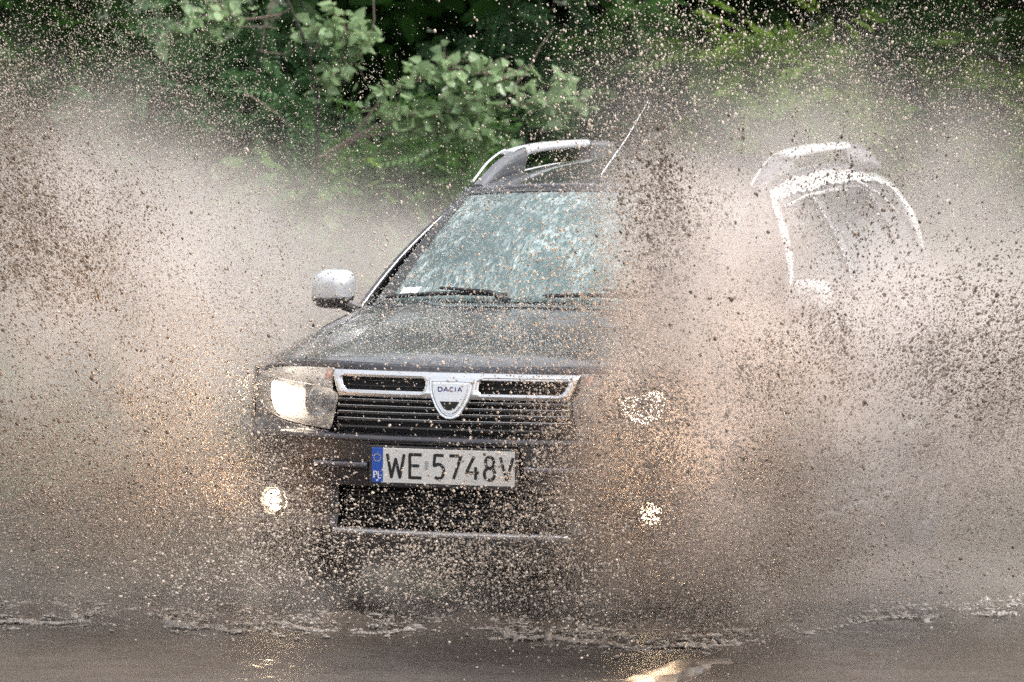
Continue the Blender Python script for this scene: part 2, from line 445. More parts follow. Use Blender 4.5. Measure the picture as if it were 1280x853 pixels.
for sg in (-1, 1):
    body.grid(side_fn(sg), 230, 44, flip=sg < 0, keep=side_keep(sg))
    # inner lip of the arches
    for ca, cz in ARCH:
        def lip(u, v, sg=sg, ca=ca, cz=cz):
            t = lerp(-.28, math.pi + .28, u); y = ca + AR * math.cos(t); z = cz + AR * math.sin(t)
            p = S(s_of_a(y) if y < 3.8 else s_of_a(3.8), max(.23, z)); return (sg * (abs(p.x) - v * .30), y, max(z, .2))
        body.grid(lip, 40, 3)
    # fender top between the hood line and the side / the top of the headlamp
    hl_in = [(.60, .27), (.63, .30), (.655, .36), (.672, .50), (.69, .80), (.695, 1.1), (.70, 1.42)]
    def ftop(u, v, sg=sg):
        s = lerp(s_of_x(.60), s_of_a(1.42), v); x, a = plan(s)
        z1 = belt_z(a) if x > .835 else lerp(.9275, belt_z(.29), max(0, (x - .70) / .135) ** 1.5)
        p = S(s, z1, .0 if x > .835 else .002)
        k_ = v * 6; i_ = min(5, int(k_)); q0, q1 = hl_in[i_], hl_in[i_ + 1]; f_ = k_ - i_
        xi, ai = lerp(q0[0], q1[0], f_), lerp(q0[1], q1[1], f_)
        zi = deck(xi, max(ai, .1)) - .004; t = u
        xx, yy_ = lerp(xi, p.x, t), lerp(ai, p.y, t)
        zz = lerp(zi, z1, t) + .016 * math.sin(math.pi * t)
        return (sg * xx, yy_, zz)
    body.grid(ftop, 14, 60, flip=sg < 0)
body.build('body', PAINT, car)
# wheel wells / inner structure, dark
ib = MB()
ib.box((0, 2.1, .50), (1.14, 3.9, .46)); ib.box((0, 2.16, .80), (1.66, 3.2, .16)); ib.box((0, .42, .62), (1.16, .5, .50))
ib.box((0, 2.6, .93), (1.5, 2.6, .12))
ib.build('underbody', DARK, car, smooth=False)
# ---- hood
def hood_y0(x): return _f(min(abs(x), .72)) + .105
hb = MB()
def hoodf(u, v):
    x = lerp(-.70, .70, u); x = lerp(x * .94, x, min(1, v * 2.5)); y = lerp(hood_y0(x), 1.19 - .09 * (1 - (x / .7) ** 2) + .0, v ** 1.3)
    return (x, y, deck(x, y) + .004)
hb.grid(hoodf, 56, 60)
def hoodlip(u, v):
    p = Vector(hoodf(u, 0)); return (p.x, p.y - .012 * math.sin(v * math.pi / 2) * 1, p.z - .028 * v)
hb.grid(hoodlip, 56, 4)
hb.build('hood', HOODP, car, solid=.012, offset=-1, shade=50)
# ---- windscreen
def wsf(u, v):
    t = lerp(-1, 1, u); e = abs(t) ** 2.4
    b = Vector((t * .70, lerp(1.10, 1.26, e), lerp(1.125, 1.10, e)))
    tp = Vector((t * .605, lerp(1.90, 1.97, e), lerp(1.528, 1.505, e)))
    p = b.lerp(tp, v); n = Vector((0, -.45, .85)); p += n * .035 * math.sin(v * math.pi) * (1 - .6 * e)
    return p
MB().grid(wsf, 40, 24).build('windscreen', SCREEN, car, solid=.006, offset=-1)
# black ceramic edge and bottom cowl
cw = MB()
cw.grid(lambda u, v: Vector(wsf(u, 0)) + Vector((0, -.11 * (1 - v), -.012 - .004 * (1 - v))), 30, 2)
for u0, u1 in ((0, .035), (.965, 1)):
    cw.grid(lambda u, v: Vector(wsf(lerp(u0, u1, u), v)) + Vector((0, -.002, .0035)), 2, 24)
cw.grid(lambda u, v: Vector(wsf(u, lerp(.955, 1, v))) + Vector((0, -.002, .0035)), 30, 2)
cw.build('windscreen_surround', PLAST, car)
st = MB(); st.grid(lambda u, v: Vector(wsf(lerp(.055, .115, u), lerp(.06, .105, v))) + Vector((0, -.002, .004)), 2, 2)
st.build('windscreen_sticker', mat_simple('sticker_white', (.75, .82, .85), .5), car)
# ---- A pillars
def pillar(sg):
    m = MB()
    def fn(u, v):
        p0 = Vector(wsf(1, v)); out = Vector((.10 - .045 * v, .16, -.05 - .0 * v))
        prof = [(0, 0), (.25, .012), (.5, .016), (.75, .010), (1, 0)]
        k, h = prof[int(round(u * 4))]
        p = p0 + out * k * (1 if v < .9 else 1) + Vector((.5, -.5, .5)) * h
        return (sg * p.x, p.y, p.z)
    m.grid(fn, 4, 24, flip=sg < 0)
    # fairing down to the fender
    def fair(u, v):
        a = Vector(fn(u, 0)); x = sg * lerp(.70, .845, u); b = Vector((x, lerp(1.12, 1.42, u), deck(abs(x), lerp(1.12, 1.4, u)) - .002))
        return a.lerp(b, v)
    m.grid(fair, 4, 4)
    m.build('windscreen_pillar', PAINT, car, shade=60)
mirrored(pillar)
# ---- roof
roof_c = smooth_interp([1.88, 2.0, 2.5, 3.0, 3.6, 4.0, 4.18], [1.53, 1.555, 1.625, 1.648, 1.640, 1.60, 1.575])
roof_e = smooth_interp([1.95, 2.1, 2.5, 3.0, 3.6, 4.0, 4.18], [1.508, 1.528, 1.560, 1.580, 1.565, 1.525, 1.49])
def rooff(u, v):
    t = lerp(-1, 1, u); e = abs(t)
    a0 = lerp(1.895, 1.965, e ** 2.4); a = lerp(a0, 4.16 - .10 * e ** 2, v); x = t * lerp(.605, .60, v) * (1 + .02 * math.sin(v * math.pi))
    groove = -.008 * math.exp(-((e - .80) / .03) ** 2)
    return (x, a, lerp(roof_c(a), roof_e(a), e ** 2.2) + groove + .004)
rf = MB(); rf.grid(rooff, 48, 60)
rf.grid(lambda u, v: (rooff(u, 0)[0], rooff(u, 0)[1] - .01 * v, rooff(u, 0)[2] - .018 * v), 48, 2)
rf.build('roof', PAINT, car, shade=60)
# ---- greenhouse sides: cant rail, doors glass, pillars
def gh(a, t):
    """t 0 at belt, 1 at the roof edge"""
    bz = belt_z(a); bx = .912 * _gx(1.04) * 1.0
    bx = min(bx, abs(S(s_of_a(min(a, 3.85)), bz).x)) - (0 if a < 3.8 else (a - 3.8) * .35)
    rz = roof_e(max(1.96, min(4.16, a))) + .003; rx = .606
    x = lerp(bx, rx, t) + .035 * math.sin(t * math.pi); z = lerp(bz, rz, t)
    return x, z
def a_lead(t): return lerp(1.36, 2.03, t)
def a_tail(t): return lerp(4.22, 4.06, t ** 1.5)
def sidewall(sg):
    m = MB()
    def inwin(a, t):
        lead = (a - a_lead(t))
        if lead > .085 and a < 2.50 and .05 < t < .86: return True
        if 2.60 < a < 3.38 and .05 < t < .86: return True
        if 3.47 < a < 3.86 - .12 * t and .10 < t < .80: return True
        return False
    def fn(u, v):
        a = lerp(a_lead(v), a_tail(v), u); x, z = gh(a, v)
        return (sg * x, a, z)
    m.grid(fn, 120, 36, flip=sg < 0, keep=lambda u, v: not inwin(lerp(a_lead(v), a_tail(v), u), v))
    m.build('window_frame', PAINT, car, solid=.02, offset=-1, shade=60)
    for (a0, a1, nm) in ((1.3, 2.53, 'side_window'), (2.57, 3.41, 'side_window'), (3.44, 3.88, 'side_window')):
        w_ = MB()
        def wf(u, v):
            v2 = lerp(.03, .89, v); a = lerp(max(a0, a_lead(v2) + .06), a1 - (.1 * v if a1 > 3.8 else 0), u); x, z = gh(a, v2)
            return (sg * (x - .014), a, z)
        w_.grid(wf, 12, 12, flip=sg < 0); w_.build(nm, SIDEG, car)
    # bright beltline
mirrored(sidewall)
# rear hatch
rh = MB()
def rhf(u, v):
    t = lerp(-1, 1, u); x, z = gh(a_tail(v), v)
    return (t * x, a_tail(v) + .10 * (1 - t * t), lerp(z, roof_c(4.15) - .0, (1 - t * t) * v))
rh.grid(rhf, 20, 12); rh.build('tailgate', PAINT, car)
# door lines: thin dark gaps along the side, door handles, sill cladding, arch cladding
for sg in (-1, 1):
    for a0, a1 in ((1.36, 2.54), (2.56, 3.42)):
        d = MB()
        def df(u, v):
            a = lerp(a0, a1, u); z = lerp(.34, belt_z(a) - .01, v)
            if a1 > 3: a = lerp(a0, min(a1, 3.05 + .42 * (max(0, (z - .45)) / .6) ** .7), u)
            p = S(s_of_a(a), z, .006 - (.005 if (u in (0, 1) or v in (0, 1)) else 0) - .012 * math.exp(-((z - .93) / .012) ** 2) + .010 * math.exp(-((z - .55) / .05) ** 2))
            return (sg * p.x, p.y, p.z)
        d.grid(df, 24, 40, flip=sg < 0); dr = d.build('door', PAINT, car, shade=50)
        h = MB(); ah = a1 - .17 if a1 < 3 else a1 - .14
        p = S(s_of_a(ah), .90, .03)
        h.tube([(sg * (p.x - .025), ah - .09, .90), (sg * p.x, ah - .07, .905), (sg * (p.x + .004), ah, .907), (sg * p.x, ah + .07, .905), (sg * (p.x - .025), ah + .09, .90)], .013, 8)
        h.build('door_handle', PAINT, dr)
    k = MB()
    k.grid(lambda u, v: (lambda p: (sg * (p.x), p.y, p.z))(S(s_of_a(lerp(1.22, 3.09, u)), lerp(.24, .335, v), .012)), 30, 3, flip=sg < 0)
    k.build('sill_cladding', PLAST, car, solid=.01)
    for ca, cz in ARCH:
        k = MB()
        def kf(u, v):
            t = lerp(-.22, math.pi + .22, u); rr = lerp(AR - .004, AR + .045, v); y = ca + rr * math.cos(t); z = max(cz + rr * math.sin(t), .24)
            p = S(s_of_a(max(y, .32)) if y < 3.85 else s_of_a(3.85), z, .010); return (sg * p.x, y if y > .32 else p.y, z)
        k.grid(kf, 44, 3, flip=sg < 0); k.build('arch_cladding', PLAST, car, solid=.01)

# ---- front end ------------------------------------------------------
sx = s_of_x
# dark backing behind all the front pieces
bk = MB(); patch(bk, -sx(.86), sx(.86), .93, .26, 60, 16, off=-.055); bk.build('front_backing', DARK, car)
# headlights
_ht0 = 1
_ht = smooth_interp([.415, .463, .6, .70, .767, .80, .83], [.927, .926, .925, .919, .900, .874, .850])
_hb = smooth_interp([.415, .442, .60, .715, .78, .81, .83], [.74, .715, .730, .756, .790, .818, .840])
def headlight(sg):
    hl = empty('headlight'); hl.parent = car
    lens = MB()
    def fn(u, v, off=0.0):
        v_in = lerp(.445, .458, v) if v > .6 else lerp(.440, .418, 1 - abs(v - .5) / .5) + .012
        x = lerp(v_in, .812, u); z = lerp(_hb(x), _ht(x), v)
        p = S(sx(x), z, off); return (sg * p.x, p.y, p.z)
    lens.grid(lambda u, v: fn(u, v, .004 + .018 * (1 - (2 * u - 1) ** 4) * (1 - (2 * v - 1) ** 4)), 24, 14, flip=sg < 0)
    lens.build('lens', LENS, hl, shade=70)
    bowl = MB(); bowl.grid(lambda u, v: fn(u, v, -.004 - .040 * (1 - (2 * u - 1) ** 6) * (1 - (2 * v - 1) ** 6)), 24, 14, flip=sg < 0)
    bowl.build('housing', REFL, hl, shade=70)
    # divider between the indicator strip and the main bowls
    dv = MB()
    def dvf(u, v):
        x = lerp(.45, .80, u); z = lerp(.858, .893, u) - .006 * v; p = S(sx(x), z, -.004 + .0 * v); q = S(sx(x), z, -.03)
        p = q.lerp(p, 1 - 0); return (sg * p.x, p.y, p.z)
    dv.tube([S(sx(x), lerp(.858, .893, (x - .45) / .33), .002) * 1 if sg > 0 else Vector((-S(sx(x), lerp(.858, .893, (x - .45) / .33), .002).x, S(sx(x), 0.86, .002).y, lerp(.858, .893, (x - .45) / .33))) for x in np.linspace(.45, .77, 12)], .0035, 6)
    dv.build('divider_trim', CHROME, hl)
    # lit main reflector: a rounded square glowing patch in its bowl
    lit = MB(); vs = []
    outl = [(-.074, .052), (-.03, .043), (.03, .028), (.066, .022), (.070, 0), (.060, -.028), (.02, -.062), (-.015, -.070), (-.045, -.060), (-.068, -.03), (-.078, .012)]
    cxx, czz = .660, .822
    for _ in range(2):
        outl = [(lerp(a_[0], b_[0], f_), lerp(a_[1], b_[1], f_)) for a_, b_ in zip(outl, outl[1:] + outl[:1]) for f_ in (.25, .75)]
    ring = []
    for ox, oz in outl:
        p = S(sx(cxx - ox), czz + oz, -.016); ring.append((sg * p.x, p.y, p.z))
    cpt = S(sx(cxx), czz, -.030); lit.add([(sg * cpt.x, cpt.y, cpt.z)] + ring, [(0, i + 1, (i + 1) % len(ring) + 1) for i in range(len(ring))])
    lit.build('lit_bulb', LAMPW, hl)
    # second round bowl, unlit
    p = S(sx(.515), .800, -.012); ax = Vector((sg * .06, -1, 0))
    b2 = MB().lathe([(.046, .012), (.043, 0), (.036, -.012), (.02, -.022), (.001, -.024)], (sg * p.x, p.y, p.z), ax, 28); b2.build('inner_bowl', CHROME, hl)
    ib_ = MB().lathe([(.001, .012), (.010, .010), (.013, .0), (.012, -.02)], (sg * p.x, p.y, p.z), ax, 14); ib_.build('unlit_bulb', REFL, hl)
    a_ = MB(); a_.grid(lambda u, v: (lambda q: (sg * q.x, q.y, q.z))(S(sx(lerp(.47, .50, u)), lerp(.885, .918, v), -.012)), 2, 2); a_.build('indicator_bulb', AMBER, hl)
    # the real light of the lamp
    ld = bpy.data.lights.new('headlight_beam', 'SPOT'); ld.energy = 13; ld.color = (1, .70, .45); ld.spot_size = R(92); ld.spot_blend = .8; ld.shadow_soft_size = .10
    lo = bpy.data.objects.new('headlight_beam', ld); C.objects.link(lo); lo.parent = hl
    q = S(sx(.66), .822, .14); lo.location = (sg * q.x, q.y, q.z); lo.rotation_euler = Vector((-sg * .30, 1, -.50)).to_track_quat('Z', 'Y').to_euler()
mirrored(headlight)
# painted corner pieces of the wing below and above the outer end of the headlamp
for sg in (-1, 1):
    m_ = MB()
    m_.grid(lambda u, v: (lambda p: (sg * p.x, p.y, p.z))((lambda x: S(sx(x), lerp(.700, _hb(x) - .004, v), -.001))(lerp(.45, .816, u))), 24, 4, flip=sg < 0)
    m_.grid(lambda u, v: (lambda p: (sg * p.x, p.y, p.z))((lambda x: S(sx(x), lerp(_ht(x) + .004, .934 - .02 * u, v), -.001))(lerp(.62, .816, u))), 24, 4, flip=sg < 0)
    m_.build('wing_corner', PAINT, car, solid=.006, offset=-1)
# grille: chrome frame with two nostrils
def ring_frame(mb, outer, inners, off_out, off_in, depth=.02):
    pass
gr = empty('grille'); gr.parent = car
fr = MB()
def gx_half(z): return interp(z, [.831, .924], [.419, .457])
nost = [(-.415, -.089, .8555, .902), (.104, .418, .8535, .900)]
def in_nostril(x, z):
    for k, (x0, x1, z0, z1) in enumerate(nost):
        # trapezoid ends
        if k == 0: l0 = lerp(-.393, -.415, (z - z0) / (z1 - z0)); l1 = x1
        else: l0 = x0; l1 = lerp(.394, .422, (z - z0) / (z1 - z0))
        d = max(z0 - z, z - z1, l0 - x, x - l1)
        if d < 0:
            # round corners r=.012
            r = .014; qx = max(l0 + r - x, x - (l1 - r), 0); qz = max(z0 + r - z, z - (z1 - r), 0)
            if qx > 0 and qz > 0 and math.hypot(qx, qz) > r: return False
            return True
    return False
NU, NV = 260, 30
def frf(u, v):
    z = lerp(.831, .9245, v); x = lerp(-gx_half(z), gx_half(z), u); 
    ed = min(1, min(v, 1 - v) * 5); ed2 = min(1, min(u, 1 - u) * 60)
    # soft bevel round each nostril
    dd = 1
    for dx, dz in ((.008, 0), (-.008, 0), (0, .006), (0, -.006)):
        if in_nostril(x + dx, z + dz): dd = min(dd, .35)
    return S(sx(x), z, .010 + .012 * math.sqrt(max(0, ed * ed2)) - .008 * (1 - dd))
fr.grid(frf, NU, NV, keep=lambda u, v: not in_nostril(lerp(-gx_half(lerp(.831, .9245, v)), gx_half(lerp(.831, .9245, v)), u), lerp(.831, .9245, v)))
fr.build('chrome_frame', CHROME, gr, solid=.014, offset=-1, shade=70)
nb = MB()
for (x0, x1, z0, z1) in nost: patch(nb, sx(x0 - .01), sx(x1 + .01), z1 + .006, z0 - .006, 16, 3, off=-.018)
nb.build('nostril_mesh', DARK, gr)
for k, zz in enumerate((.869, .887)):
    for (x0, x1, _, _) in nost:
        s_ = MB(); patch(s_, sx(x0 + .012), sx(x1 - .012), zz + .002, zz - .002, 16, 1, off=-.008); s_.build('slat', PLAST, gr, solid=.006)
for zz in (.818, .796, .775, .752, .728):
    s_ = MB(); patch(s_, -sx(.428), sx(.428), zz + .0045, zz - .0045, 40, 1, off=.002); s_.build('slat', PLAST, gr, solid=.012, offset=-1, bevel=.002)
    e_ = MB(); patch(e_, -sx(.424), sx(.424), zz + .0062, zz + .0042, 40, 1, off=.0035) if zz > .74 else None
    if zz > .74: e_.build('slat_edge', SILVER, gr, solid=.003, offset=-1)
# bumper
bp = MB()
def bump_keep(u, v):
    s = lerp(-sx(.88), sx(.88), u); z = lerp(.30, .705, v); x = plan(s)[0]
    if abs(x) < .425 and .378 < z < .515: return False       # lower intake
    if math.hypot(abs(x) - .695, z - .447) < .058: return False   # fog lamp holes
    return True
def boff(u, v):
    s = lerp(-sx(.88), sx(.88), u); z = lerp(.30, .705, v); x = abs(plan(s)[0])
    o = 0
    if z > .685: o = .014
    if x < .275 and .535 < z < .672: o = -.012
    if .27 < x < .50 and .583 < z < .612: o = .014
    if x < .44 and z < .52: o -= .010
    return o
patch(bp, -sx(.88), sx(.88), .705, .30, 220, 84, off=boff, keep=bump_keep)
bp.build('bumper', PAINT, car, solid=.012, offset=-1, shade=25)
# shelf that closes the top of the bumper back to the grille
sh = MB(); sh.grid(lambda u, v: S(lerp(-sx(.88), sx(.88), u), .706, .013) + Vector((0, v * .08, .003 * v)), 60, 2); sh.build('bumper_shelf', PAINT, car)
for sg in (-1, 1):
    t_ = MB(); t_.grid(lambda u, v: (lambda p: (sg * p.x, p.y, p.z))(S(sx(lerp(.283, .49, u)), lerp(.589, .607, v), .017)), 12, 2, flip=sg < 0)  # pale strips painting the highlight along the bumper ledge
    t_.build('ledge_highlight', mat_wet('blue_grey_highlight', (.20, .21, .26), .3, .3, .6, .2, .3) if sg < 0 else bpy.data.materials['blue_grey_highlight'], car, solid=.004)
# lower intake
li = empty('lower_grille'); li.parent = car
for zz in (.395, .413, .431, .449, .467, .485, .503):
    s_ = MB(); patch(s_, -sx(.42), sx(.42), zz + .003, zz - .003, 30, 1, off=-.026); s_.build('slat', PLAST, li, solid=.008, offset=-1)
s_ = MB()
for x in np.linspace(-.40, .40, 17): patch(s_, sx(x) - .003, sx(x) + .003, .514, .38, 1, 4, off=-.030)
s_.build('mesh_bars', PLAST, li, solid=.006, offset=-1)
# bright skid strip and grey skid panel
t_ = MB(); patch(t_, -sx(.422), sx(.432), .375, .353, 50, 3, off=lambda u, v: .012 + .006 * (1 - (2 * v - 1) ** 2)); t_.build('skid_strip', SILVER, car, solid=.01, offset=-1, shade=60)
t_ = MB(); patch(t_, -sx(.47), sx(.47), .350, .235, 40, 6, off=lambda u, v: .004 - .03 * (1 - v) ** 2); t_.build('skid_panel', mat_wet('grey_skid_plastic', (.085, .083, .082), .45, 0, .3, .4, .4), car, solid=.01, offset=-1)
# fog lamps
def fog(sg):
    fg = empty('fog_light'); fg.parent = car
    p = S(sx(.695), .450, .004); o = (sg * p.x, p.y, p.z); ax = Vector((sg * .30, -1, 0)).normalized()
    MB().lathe([(.064, -.006), (.060, .006), (.048, .004), (.043, -.012), (.040, -.05)], o, ax, 32).build('bezel', PLAST, fg)
    MB().lathe([(.0385, -.010), (.034, .0), (.02, .006), (.0005, .008)], o, ax, 28).build('lit_bulb', FOGW, fg)
    # chrome hook round the inner upper side of the lamp
    c = MB(); pts = []
    for t in np.linspace(R(110), R(-25), 16):
        xx = .695 - .052 * math.cos(t) * 1.0; zz = .450 + .058 * math.sin(t)
        q = S(sx(xx), zz, .010); pts.append((sg * q.x, q.y, q.z))
    c.tube(pts, .0032, 6); c.build('chrome_hook', CHROME, fg)
    ld = bpy.data.lights.new('fog_beam', 'SPOT'); ld.energy = 34; ld.color = (1, .66, .40); ld.spot_size = R(98); ld.spot_blend = .9; ld.shadow_soft_size = .10
    lo = bpy.data.objects.new('fog_beam', ld); C.objects.link(lo); lo.parent = fg
    lo.location = Vector(o) + ax * .12; lo.rotation_euler = Vector((-sg * .45, 1, -.62)).to_track_quat('Z', 'Y').to_euler()
mirrored(fog)
# badge shield
bd = empty('badge'); bd.parent = car
def shield(mb, k, off, hollow=0, y0=0):
    pass
def shield_pts(k, n=40):
    """outline of the shield scaled by k: flat top, tapering to a rounded foot"""
    pts = []
    top, foot, hw = .903, .762, .083
    cz = .84
    out_ = [(-hw, top), (-hw * .5, top + .001), (0, top + .0015), (hw * .5, top + .001), (hw, top), (hw * .97, top - .03), (hw * .86, top - .062), (hw * .66, top - .098), (hw * .40, top - .127), (hw * .15, foot + .002), (-hw * .15, foot + .002), (-hw * .40, top - .127), (-hw * .66, top - .098), (-hw * .86, top - .062), (-hw * .97, top - .03)]
    return [(.010 + x * k, cz + (z - cz) * k) for x, z in out_]
def loft_rings(mb, rings, close=True):
    n = len(rings[0]); vs = [p for r in rings for p in r]
    fs = [(k * n + i, k * n + (i + 1) % n, (k + 1) * n + (i + 1) % n, (k + 1) * n + i) for k in range(len(rings) - 1) for i in range(n)]
    if close: fs.append(tuple((len(rings) - 1) * n + i for i in range(n)))
    return mb.add(vs, fs)
def sp(pts, off): return [(x, S(0.001, z).y - off, z) for x, z in pts]
m_ = MB(); loft_rings(m_, [sp(shield_pts(1.0), .0), sp(shield_pts(1.0), .026), sp(shield_pts(.95), .031), sp(shield_pts(.86), .031), sp(shield_pts(.82), .026)], close=True)
m_.build('shield_rim', CHROME, bd, shade=30)
m_ = MB(); pts = shield_pts(.76); loft_rings(m_, [sp(pts, .024), sp(pts, .031), sp(shield_pts(.73), .033)]); m_.build('shield_face', MIRRORCAP, bd, shade=30)
m_ = MB(); m_.add([(x + .010, S(0.001, z).y - .0345, z) for x, z in ((-.036, .826), (.036, .826), (.020, .802), (.008, .796), (-.008, .796), (-.020, .802))], [(0, 1, 2, 3, 4, 5)]); m_.build('shield_window', DARK, bd, smooth=False)
# stroke lettering -------------------------------------------------
def strokes(mb, polys, wdt, place, n=8):
    """polys: lists of 2-D points; drawn as thick strokes with round joints; place(x, y) -> 3-D. wdt in letter units"""
    lift = 0
    for pl_ in polys:
        for (a, b) in zip(pl_[:-1], pl_[1:]):
            a = Vector((*a, 0)); b = Vector((*b, 0)); d = (b - a)
            if d.length < 1e-9: continue
            nrm = Vector((-d.y, d.x, 0)).normalized() * wdt / 2
            mb.add([place(p.x, p.y, lift) for p in (a - nrm, b - nrm, b + nrm, a + nrm)], [(0, 1, 2, 3)]); lift += 2e-5
        for a in pl_[1:-1]:
            mb.add([place(a[0] + wdt / 2 * math.cos(2 * math.pi * i / n), a[1] + wdt / 2 * math.sin(2 * math.pi * i / n), lift) for i in range(n)], [tuple(range(n))]); lift += 2e-5
def arc(cx_, cy_, rx, ry, t0, t1, n=10): return [(cx_ + rx * math.cos(R(lerp(t0, t1, i / n))), cy_ + ry * math.sin(R(lerp(t0, t1, i / n)))) for i in range(n + 1)]
GL = {  # unit box: width 1, height 1
 'W': [[(0, 1), (.25, 0), (.5, .78), (.75, 0), (1, 1)]],
 'E': [[(1, 1), (.08, 1), (.08, 0), (1, 0)], [(.08, .52), (.82, .52)]],
 '5': [[(.92, 1), (.16, 1), (.10, .56)] + arc(.48, .31, .46, .31, 125, -130, 12)],
 '7': [[(0, 1), (.98, 1), (.35, 0)]],
 '4': [[(.62, 1), (.02, .30), (1, .30)], [(.74, .55), (.74, 0)]],
 '8': [arc(.5, .755, .37, .245, 90, 450, 16), arc(.5, .265, .46, .265, 90, 450, 16)],
 'V': [[(0, 1), (.5, 0), (1, 1)]],
 'P': [[(0, 0), (0, 1)] + arc(.45, .74, .5, .26, 90, -90, 8) + [(0, .48)]],
 'L': [[(0, 1), (0, 0), (.9, 0)]],
 'D': [[(.05, 0), (.05, 1)] + arc(.4, .5, .6, .5, 90, -90, 10) + [(.05, 0)]],
 'A': [[(0, 0), (.5, 1), (1, 0)], [(.22, .32), (.78, .32)]],
 'C': [arc(.55, .5, .52, .5, 50, 310, 14)],
 'I': [[(0, 0), (0, 1)]],
}
def text(mb, s, x0, z0, h, widths, gap, wd, plc):
    x = x0
    for ch, wch in zip(s, widths):
        if ch != ' ':
            strokes(mb, [[(x + px * wch, z0 + py * h) for px, py in pl_] for pl_ in GL[ch]], wd, plc)
        x += wch + gap
    return x
# DACIA on the badge
m_ = MB(); by = S(0.001, .868).y - .0345
text(m_, 'DACIA', -.034, .860, .015, [.015, .016, .015, .003, .016], .0055, .0032, lambda x, z, l: (x, by - l - (z - .868) * -.0, z)); m_.build('badge_lettering', BADGEB, bd, smooth=False, weld=False)
# licence plate
lp = empty('licence_plate'); lp.parent = car
PZ, PH, PW = .602, .120, .520
tilt = -.00
py0 = S(0.001, PZ).y - .016
m_ = MB(); m_.box((0, py0 + .004, PZ - .003), (PW + .022, .010, PH + .022)); m_.build('plate_holder', PLAST, lp, smooth=False, bevel=.003)
m_ = MB(); m_.box((.0205, py0 - .003, PZ), (PW - .041, .004, PH)); m_.build('plate', PLATEW, lp, smooth=False, bevel=.001)
m_ = MB(); m_.box((-PW / 2 + .0205, py0 - .0031, PZ), (.041, .004, PH)); m_.build('country_band', PLATEB, lp, smooth=False, bevel=.001)
m_ = MB(); yy = py0 - .0062
plc = lambda x, z, l: (x, yy - l, z)
e_ = -.207; hgt = .080; zb = PZ - .040
for ch, cx0, cw_ in (('W', -.203, .062), ('E', -.124, .047), ('5', -.036, .043), ('7', .0245, .043), ('4', .085, .047), ('8', .1495, .042), ('V', .209, .046)):
    m_ = MB(); text(m_, ch, cx0, zb, hgt, [cw_], 0, .0105, plc); m_.build('plate_character', PLATEK, lp, smooth=False, weld=False)
m_ = MB(); m_.box((-.059, py0 - .0055, PZ + .004), (.013, .001, .030)); m_.build('hologram_seal', PLATEG, lp, smooth=False)
m_ = MB(); text(m_, 'PL', -.252, PZ - .045, .023, [.012, .011], .0045, .0042, lambda x, z, l: (x, yy - l, z)); m_.build('country_letters', WHITEL, lp, smooth=False, weld=False)
m_ = MB()
for k in range(12):
    t = R(30 * k); cx_, cz_ = -.2395 + .0125 * math.cos(t), PZ + .026 + .0125 * math.sin(t)
    m_.add([(cx_ + (.0028 if i % 2 == 0 else .0012) * math.sin(math.pi * i / 5), yy, cz_ + (.0028 if i % 2 == 0 else .0012) * math.cos(math.pi * i / 5)) for i in range(10)], [tuple(range(10))])
m_.build('star_ring', STARY, lp, smooth=False)

# ---- wipers
def wiper(p0, p1, bow, arm):
    wp = empty('wiper'); wp.parent = car
    b = MB(); pts = [Vector(wsf(lerp(p0[0], p1[0], t), lerp(p0[1], p1[1], t) + bow * math.sin(math.pi * t))) + Vector((0, -.018, .016)) for t in np.linspace(0, 1, 14)]
    b.tube(pts, [.006] + [.009] * 12 + [.005], 6); b.build('wiper_blade', PLAST, wp)
    a = MB(); q = [Vector(wsf(arm[0], -.03)) + Vector((0, -.05, .02))] + [Vector(wsf(lerp(arm[0], arm[1], t), lerp(0, arm[2], t))) + Vector((0, -.03, .028)) for t in (.3, .6, 1)]
    a.tube(q, [.012, .009, .007, .006], 6); a.build('wiper_arm', PLAST, wp)
wiper((.03, .010), (.40, .018), .012, (.42, .20, .045))
wiper((.50, .012), (.84, .018), .012, (.86, .66, .045))
# ---- mirrors
def mirror(sg):
    mi = empty('door_mirror'); mi.parent = car
    cap = MB()
    cx_, cy_, cz_ = .935, 1.42, 1.143
    def fn(u, v):
        th = u * 2 * math.pi; ph = lerp(0, math.pi / 2, v)
        # front-facing bowl shape: superellipse in x,z ; depth towards -y
        ex = 3.6; cth, sth = math.cos(th), math.sin(th)
        rr = 1 / (abs(cth) ** ex + abs(sth) ** ex) ** (1 / ex); q = math.cos(ph) ** .5 if v < 1 else 0
        x = .077 * rr * cth * q; z = .071 * rr * sth * q; d = .085 * math.sin(ph) ** 1.0
        x -= .006 * (z / .07); return x, d, z
    def part(keep, nm, mat, grow=1):
        m = MB()
        def f2(u, v):
            x, d, z = fn(u, v); x *= grow; z *= grow; d *= grow
            if sg > 0: x = x
            return (sg * (cx_ + x), cy_ - d + sg * 0, cz_ + z)
        m.grid(f2, 64, 20, keep=lambda u, v: keep(fn(u, v)[2])); m.build(nm, mat, mi, solid=.004, offset=-1, shade=60)
    part(lambda z: z > -.032, 'mirror_cap', MIRRORCAP, 1.02)
    part(lambda z: z <= -.0315, 'mirror_base', PLAST)
    g = MB(); g.add([(sg * (cx_ + fn(i / 48, 0)[0] * .92), cy_ + .004, cz_ + fn(i / 48, 0)[2] * .92) for i in range(48)], [tuple(range(48))]); g.build('mirror_glass', CHROME, mi, smooth=False)
    a = MB(); a.tube([(sg * (cx_ - .045), cy_ - .02, cz_ - .055), (sg * (cx_ - .085), cy_ - .01, cz_ - .072), (sg * .82, 1.46, 1.055)], [.026, .022, .028], 10); a.build('mirror_arm', PLAST, mi)
mirrored(mirror)
